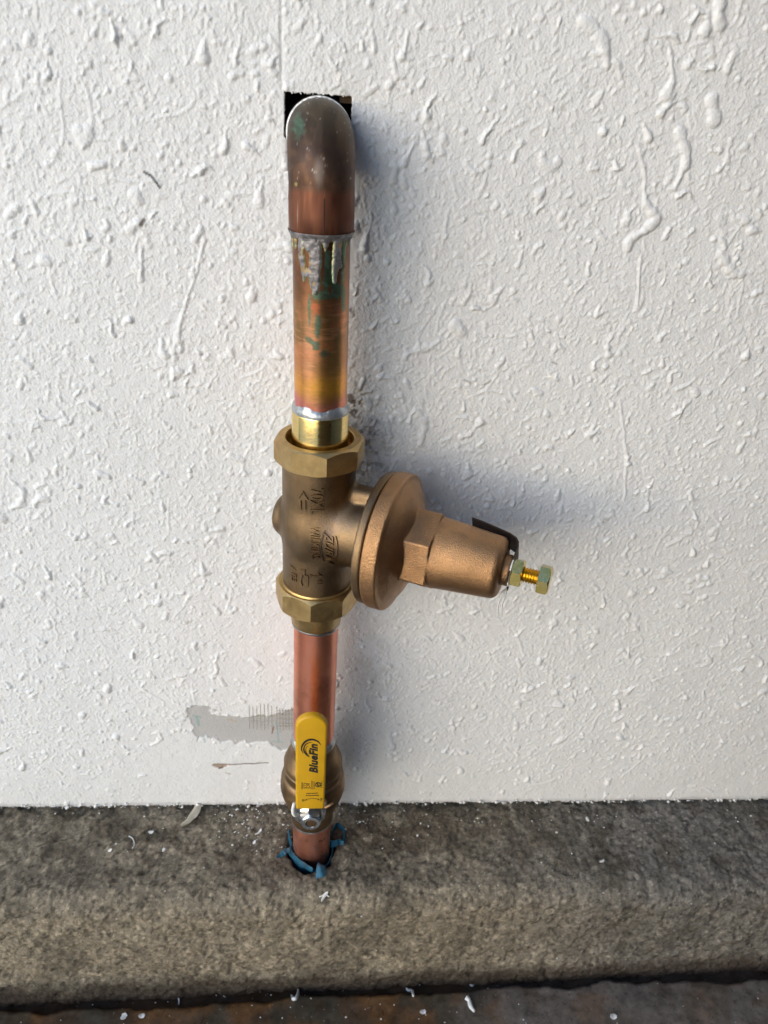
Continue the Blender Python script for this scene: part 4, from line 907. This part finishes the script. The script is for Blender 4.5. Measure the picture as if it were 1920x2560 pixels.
# ------------------------------------------------------------------ debris
def flake(name, u, v, L, Wd, a, label, mat=M_white, b=None, curl=.3, bend=0, group=None, T=.0007, n=9, lift=0):
    b = b or B_ledge; q, nn = cast(b, u, v)
    if q is None: return
    r_ = np.random.RandomState(int(u*7+v*13)); nn = nn if nn.dot(np.array([0, -.5, 1])) > 0 else -nn
    t = np.array([math.cos(a), math.sin(a), 0.]); t -= t.dot(nn)*nn; t /= np.linalg.norm(t); s = np.cross(nn, t); rows = []
    for i in range(n):
        f_ = i/(n-1)*2-1; w_ = Wd*.5*(1-abs(f_)**2.6)**.5*(.8+.4*r_.rand())+1e-5; c_ = q+t*f_*L*.5+s*(bend*L*(f_*f_-.3))+nn*(T*.8+curl*L*.5*(f_*f_)+lift)
        rows.append([c_-s*w_+nn*T*.3, c_+nn*T*(.8+.5*r_.rand()), c_+s*w_+nn*T*.3, c_-nn*T*.7])
    V_ = np.array(rows).reshape(-1, 3); Qf = [tuple(x) for x in grid_quads(n, 4, True)]+[(0, 1, 2, 3), tuple(range(4*n-4, 4*n))[::-1]]
    o_ = make_mesh(name, V_-q, Qf, mat, None, True, 50); o_.location = q
    b3 = bmesh.new(); b3.from_mesh(o_.data); bmesh.ops.recalc_face_normals(b3, faces=b3.faces); b3.to_mesh(o_.data); b3.free()
    return tag(o_, label, 'debris', group)
G = 'paint chips fallen from the wall'
flake('putty_curl', 489, 2036, .0290, .0068, rad(66), 'large cream curl of dried putty leaning against the foot of the wall', M_cream, None, .10, .13, T=.0024, lift=.001)
flake('paint_chip', 648, 2083, .0068, .0038, rad(45), 'white paint chip left of the pipe, larger of the pair on the ledge top', group=G)
flake('paint_chip', 638, 2106, .0038, .0028, rad(10), 'small white paint crumb just below the larger chip left of the pipe', group=G)
flake('paint_chip', 410, 2127, .0040, .0024, rad(100), 'lone white paint chip on the left half of the ledge', group=G)
flake('paint_chip', 277, 2127, .0035, .0026, rad(10), 'white paint crumb on the far left of the ledge', group=G)
flake('paint_chip', 378, 2082, .0042, .0030, rad(0), 'white flat chip left below the cream putty curl', group=G)
flake('paint_chip', 1468, 2050, .0045, .0030, rad(95), 'bright white chip near the wall on the right part of the ledge', group=G)
flake('paint_chip', 1505, 2156, .0045, .0034, rad(20), 'white crumb on the rounded ledge edge at the right', group=G)
flake('paint_chip', 1390, 2082, .0022, .0018, rad(20), 'tiny white crumb beside the dark stain on the ledge right', group=G)
flake('paint_chip', 745, 2032, .0042, .0032, rad(10), 'white crumb touching the wall foot left of the ball valve', group=G) if False else None
flake('paint_chip', 700, 2030, .0040, .0024, rad(60), 'white crumb at the wall foot close to the left side of the ball valve', M_cream, group=G)
flake('paint_chip', 645, 2016, .0035, .0028, rad(60), 'small chip at the wall foot between putty curl and ball valve', group=G)
flake('paint_shred', 810, 2240, .0085, .0022, rad(70), 'white four pointed shred on the ledge face below the pipe', group=G); 
flake('paint_shred', 803, 2244, .0070, .0016, rad(5), 'thin white arm crossing the shred on the ledge face', group=G) if False else None
flake('paint_chip', 631, 2453, .0075, .0050, rad(100), 'off white angular chip on the floor edge left of centre', M_white, B_floor, group=G)
flake('pebble', 1100, 2447, .0078, .0062, rad(85), 'round whitish pebble at the foot of the ledge', M_white, B_floor, .0, T=.002)
flake('paint_chip', 1057, 2531, .0050, .0034, rad(5), 'small bright chip at the bottom between two curled shreds', M_white, B_floor, group=G)
flake('paint_chip', 355, 2541, .0050, .0035, rad(5), 'bluish white chip at the bottom left of the floor', M_white, B_floor, group=G)
flake('paint_chip', 310, 2543, .0055, .0045, rad(70), 'dull white chip beside the bluish one at bottom left', M_white, B_floor, group=G)
flake('paint_chip', 1533, 2543, .0055, .0045, rad(5), 'angular white chip on the pale right part of the floor', M_white, B_floor, group=G)
flake('paint_chip', 515, 2446, .0040, .0030, rad(80), 'small white chip on the dark joint left of the angular chip', M_white, B_floor, group=G)
def shred(pts, r, label, b, mat=M_white, name='paint_shred'):
    P = []
    for u, v in pts:
        q, nn = cast(b, u, v)
        if q is not None: P.append(q+np.array([0, 0, max(r if not hasattr(r, '__len__') else max(r), .0005)]))
    lc = P[0].copy(); o_ = rod(name, [p-lc for p in P], r, mat, None, 6); o_.location = lc; return tag(o_, label, 'debris', 'curled shreds of paint')
shred([(735, 2452), (742, 2462), (746, 2478), (742, 2495), (734, 2500), (728, 2490)], [.0009, .0014, .0008, .0014, .0015, .0006], 'hook shaped white shred on the floor left of centre', B_floor)
shred([(1117, 2431), (1135, 2440), (1155, 2450), (1170, 2458), (1181, 2466), (1186, 2453)], [.0005, .0006, .0007, .0008, .0007, .0003], 'long thin white thread on the floor right of the round pebble', B_floor)
shred([(1165, 2497), (1172, 2505), (1176, 2520), (1186, 2533)], [.0022, .0016, .0019, .0010], 'thick bent white shred at the bottom right of centre', B_floor)
shred([(1015, 2472), (1020, 2478), (1030, 2480), (1033, 2492)], [.0006, .0012, .0014, .0009], 'short crooked white shred left of the round pebble', B_floor)
shred([(322, 2091), (332, 2098), (336, 2112), (331, 2122)], .0004, 'fine curved white hair on the left of the ledge', B_ledge)
shred([(798, 2243), (806, 2240), (812, 2236), (823, 2243)], .0005, 'thin white cross arm over the shred below the pipe', B_ledge)
shred([(446, 2492), (448, 2505), (447, 2512)], .0006, 'thin grey fibre standing on the dark joint at left', B_floor)
# uncountable crumbs
cv, cq = [], []
def crumb(q, r, rnd):
    k = len(cv); A = rnd.randn(6, 3)*.22
    for i, d in enumerate(((1, 0, 0), (-1, 0, 0), (0, 1, 0), (0, -1, 0), (0, 0, 1), (0, 0, -1))): cv.append(q+np.array([0, 0, r*.3])+r*(np.array(d)*[1, 1, .6]+A[i]))
    for f_ in ((0, 2, 4), (2, 1, 4), (1, 3, 4), (3, 0, 4), (2, 0, 5), (1, 2, 5), (3, 1, 5), (0, 3, 5)): cq.append(tuple(k+i for i in f_))
rc = np.random.RandomState(77)
def scatter(n, u0, u1, v0, v1, b, rmax, bias=None, sig=60):
    for _ in range(n):
        u = rc.uniform(u0, u1) if bias is None else rc.normal(bias, sig); v = rc.uniform(v0, v1); q, nn = cast(b, u, v)
        if q is not None and q[1] < WY-.001: crumb(q, rmax*(.25+.75*rc.rand()**3), rc)
scatter(150, 0, 1920, 2015, 2060, B_ledge, .0009); scatter(70, 0, 1920, 2050, 2400, B_ledge, .0009); scatter(90, 0, 0, 2020, 2130, B_ledge, .0013, 640, 60); scatter(36, 0, 0, 2015, 2100, B_ledge, .0013, 930, 60)
scatter(170, 0, 1350, 2430, 2575, B_floor, .0008); scatter(30, 1350, 1920, 2430, 2575, B_floor, .0006); scatter(70, 0, 700, 2440, 2500, B_floor, .0012)
o = make_mesh('paint_crumbs', cv, cq, M_white, None, False); tag(o, 'tiny white paint crumbs sprinkled over ledge and floor', 'debris', None, 'stuff')
# loose shreds of plastic film under the bolt
fm = plain('clear_film', (.62, .62, .62), .3)
wl = hit(1262, 1478, 1, -.047); w_e = empty('film_wisp', tuple(wl), 'pale wisp of plastic film hanging below the adjusting bolt', 'debris')
for pts in ([(1266, 1470), (1262, 1490), (1255, 1510), (1256, 1525), (1253, 1540)], [(1264, 1474), (1253, 1490), (1245, 1515), (1244, 1545)], [(1262, 1476), (1250, 1484), (1232, 1500)]):
    rod('strand', [hit(u, v, 1, -.046) for u, v in pts], [.0007, .0005, .0003], fm, w_e, 6)
# chips caught on the ragged foot of the wall are part of it
fr_v, fr_q = cv, cq
cv, cq = [], []
for _ in range(420):
    x = rc.uniform(-.27, .42); z = -.369+rc.uniform(-.0012, .0022); crumb(np.array([x, WY-rc.uniform(0, .002), z]), .0004+.0014*rc.rand()**4, rc)
for _ in range(9):
    t_ = rc.uniform(HX0, HX1); crumb(np.array([t_, WY-.0005, HZ1-.0002+rc.uniform(-.0003, .0003)]), .0003+.0004*rc.rand(), rc)
o = make_mesh('paint_fringe', cv, cq, M_white, None, False); o.parent = wall; o['kind'] = 'stuff'; o['label'] = 'ragged fringe of torn white paint along the wall edges'

SC.render.engine = 'CYCLES'
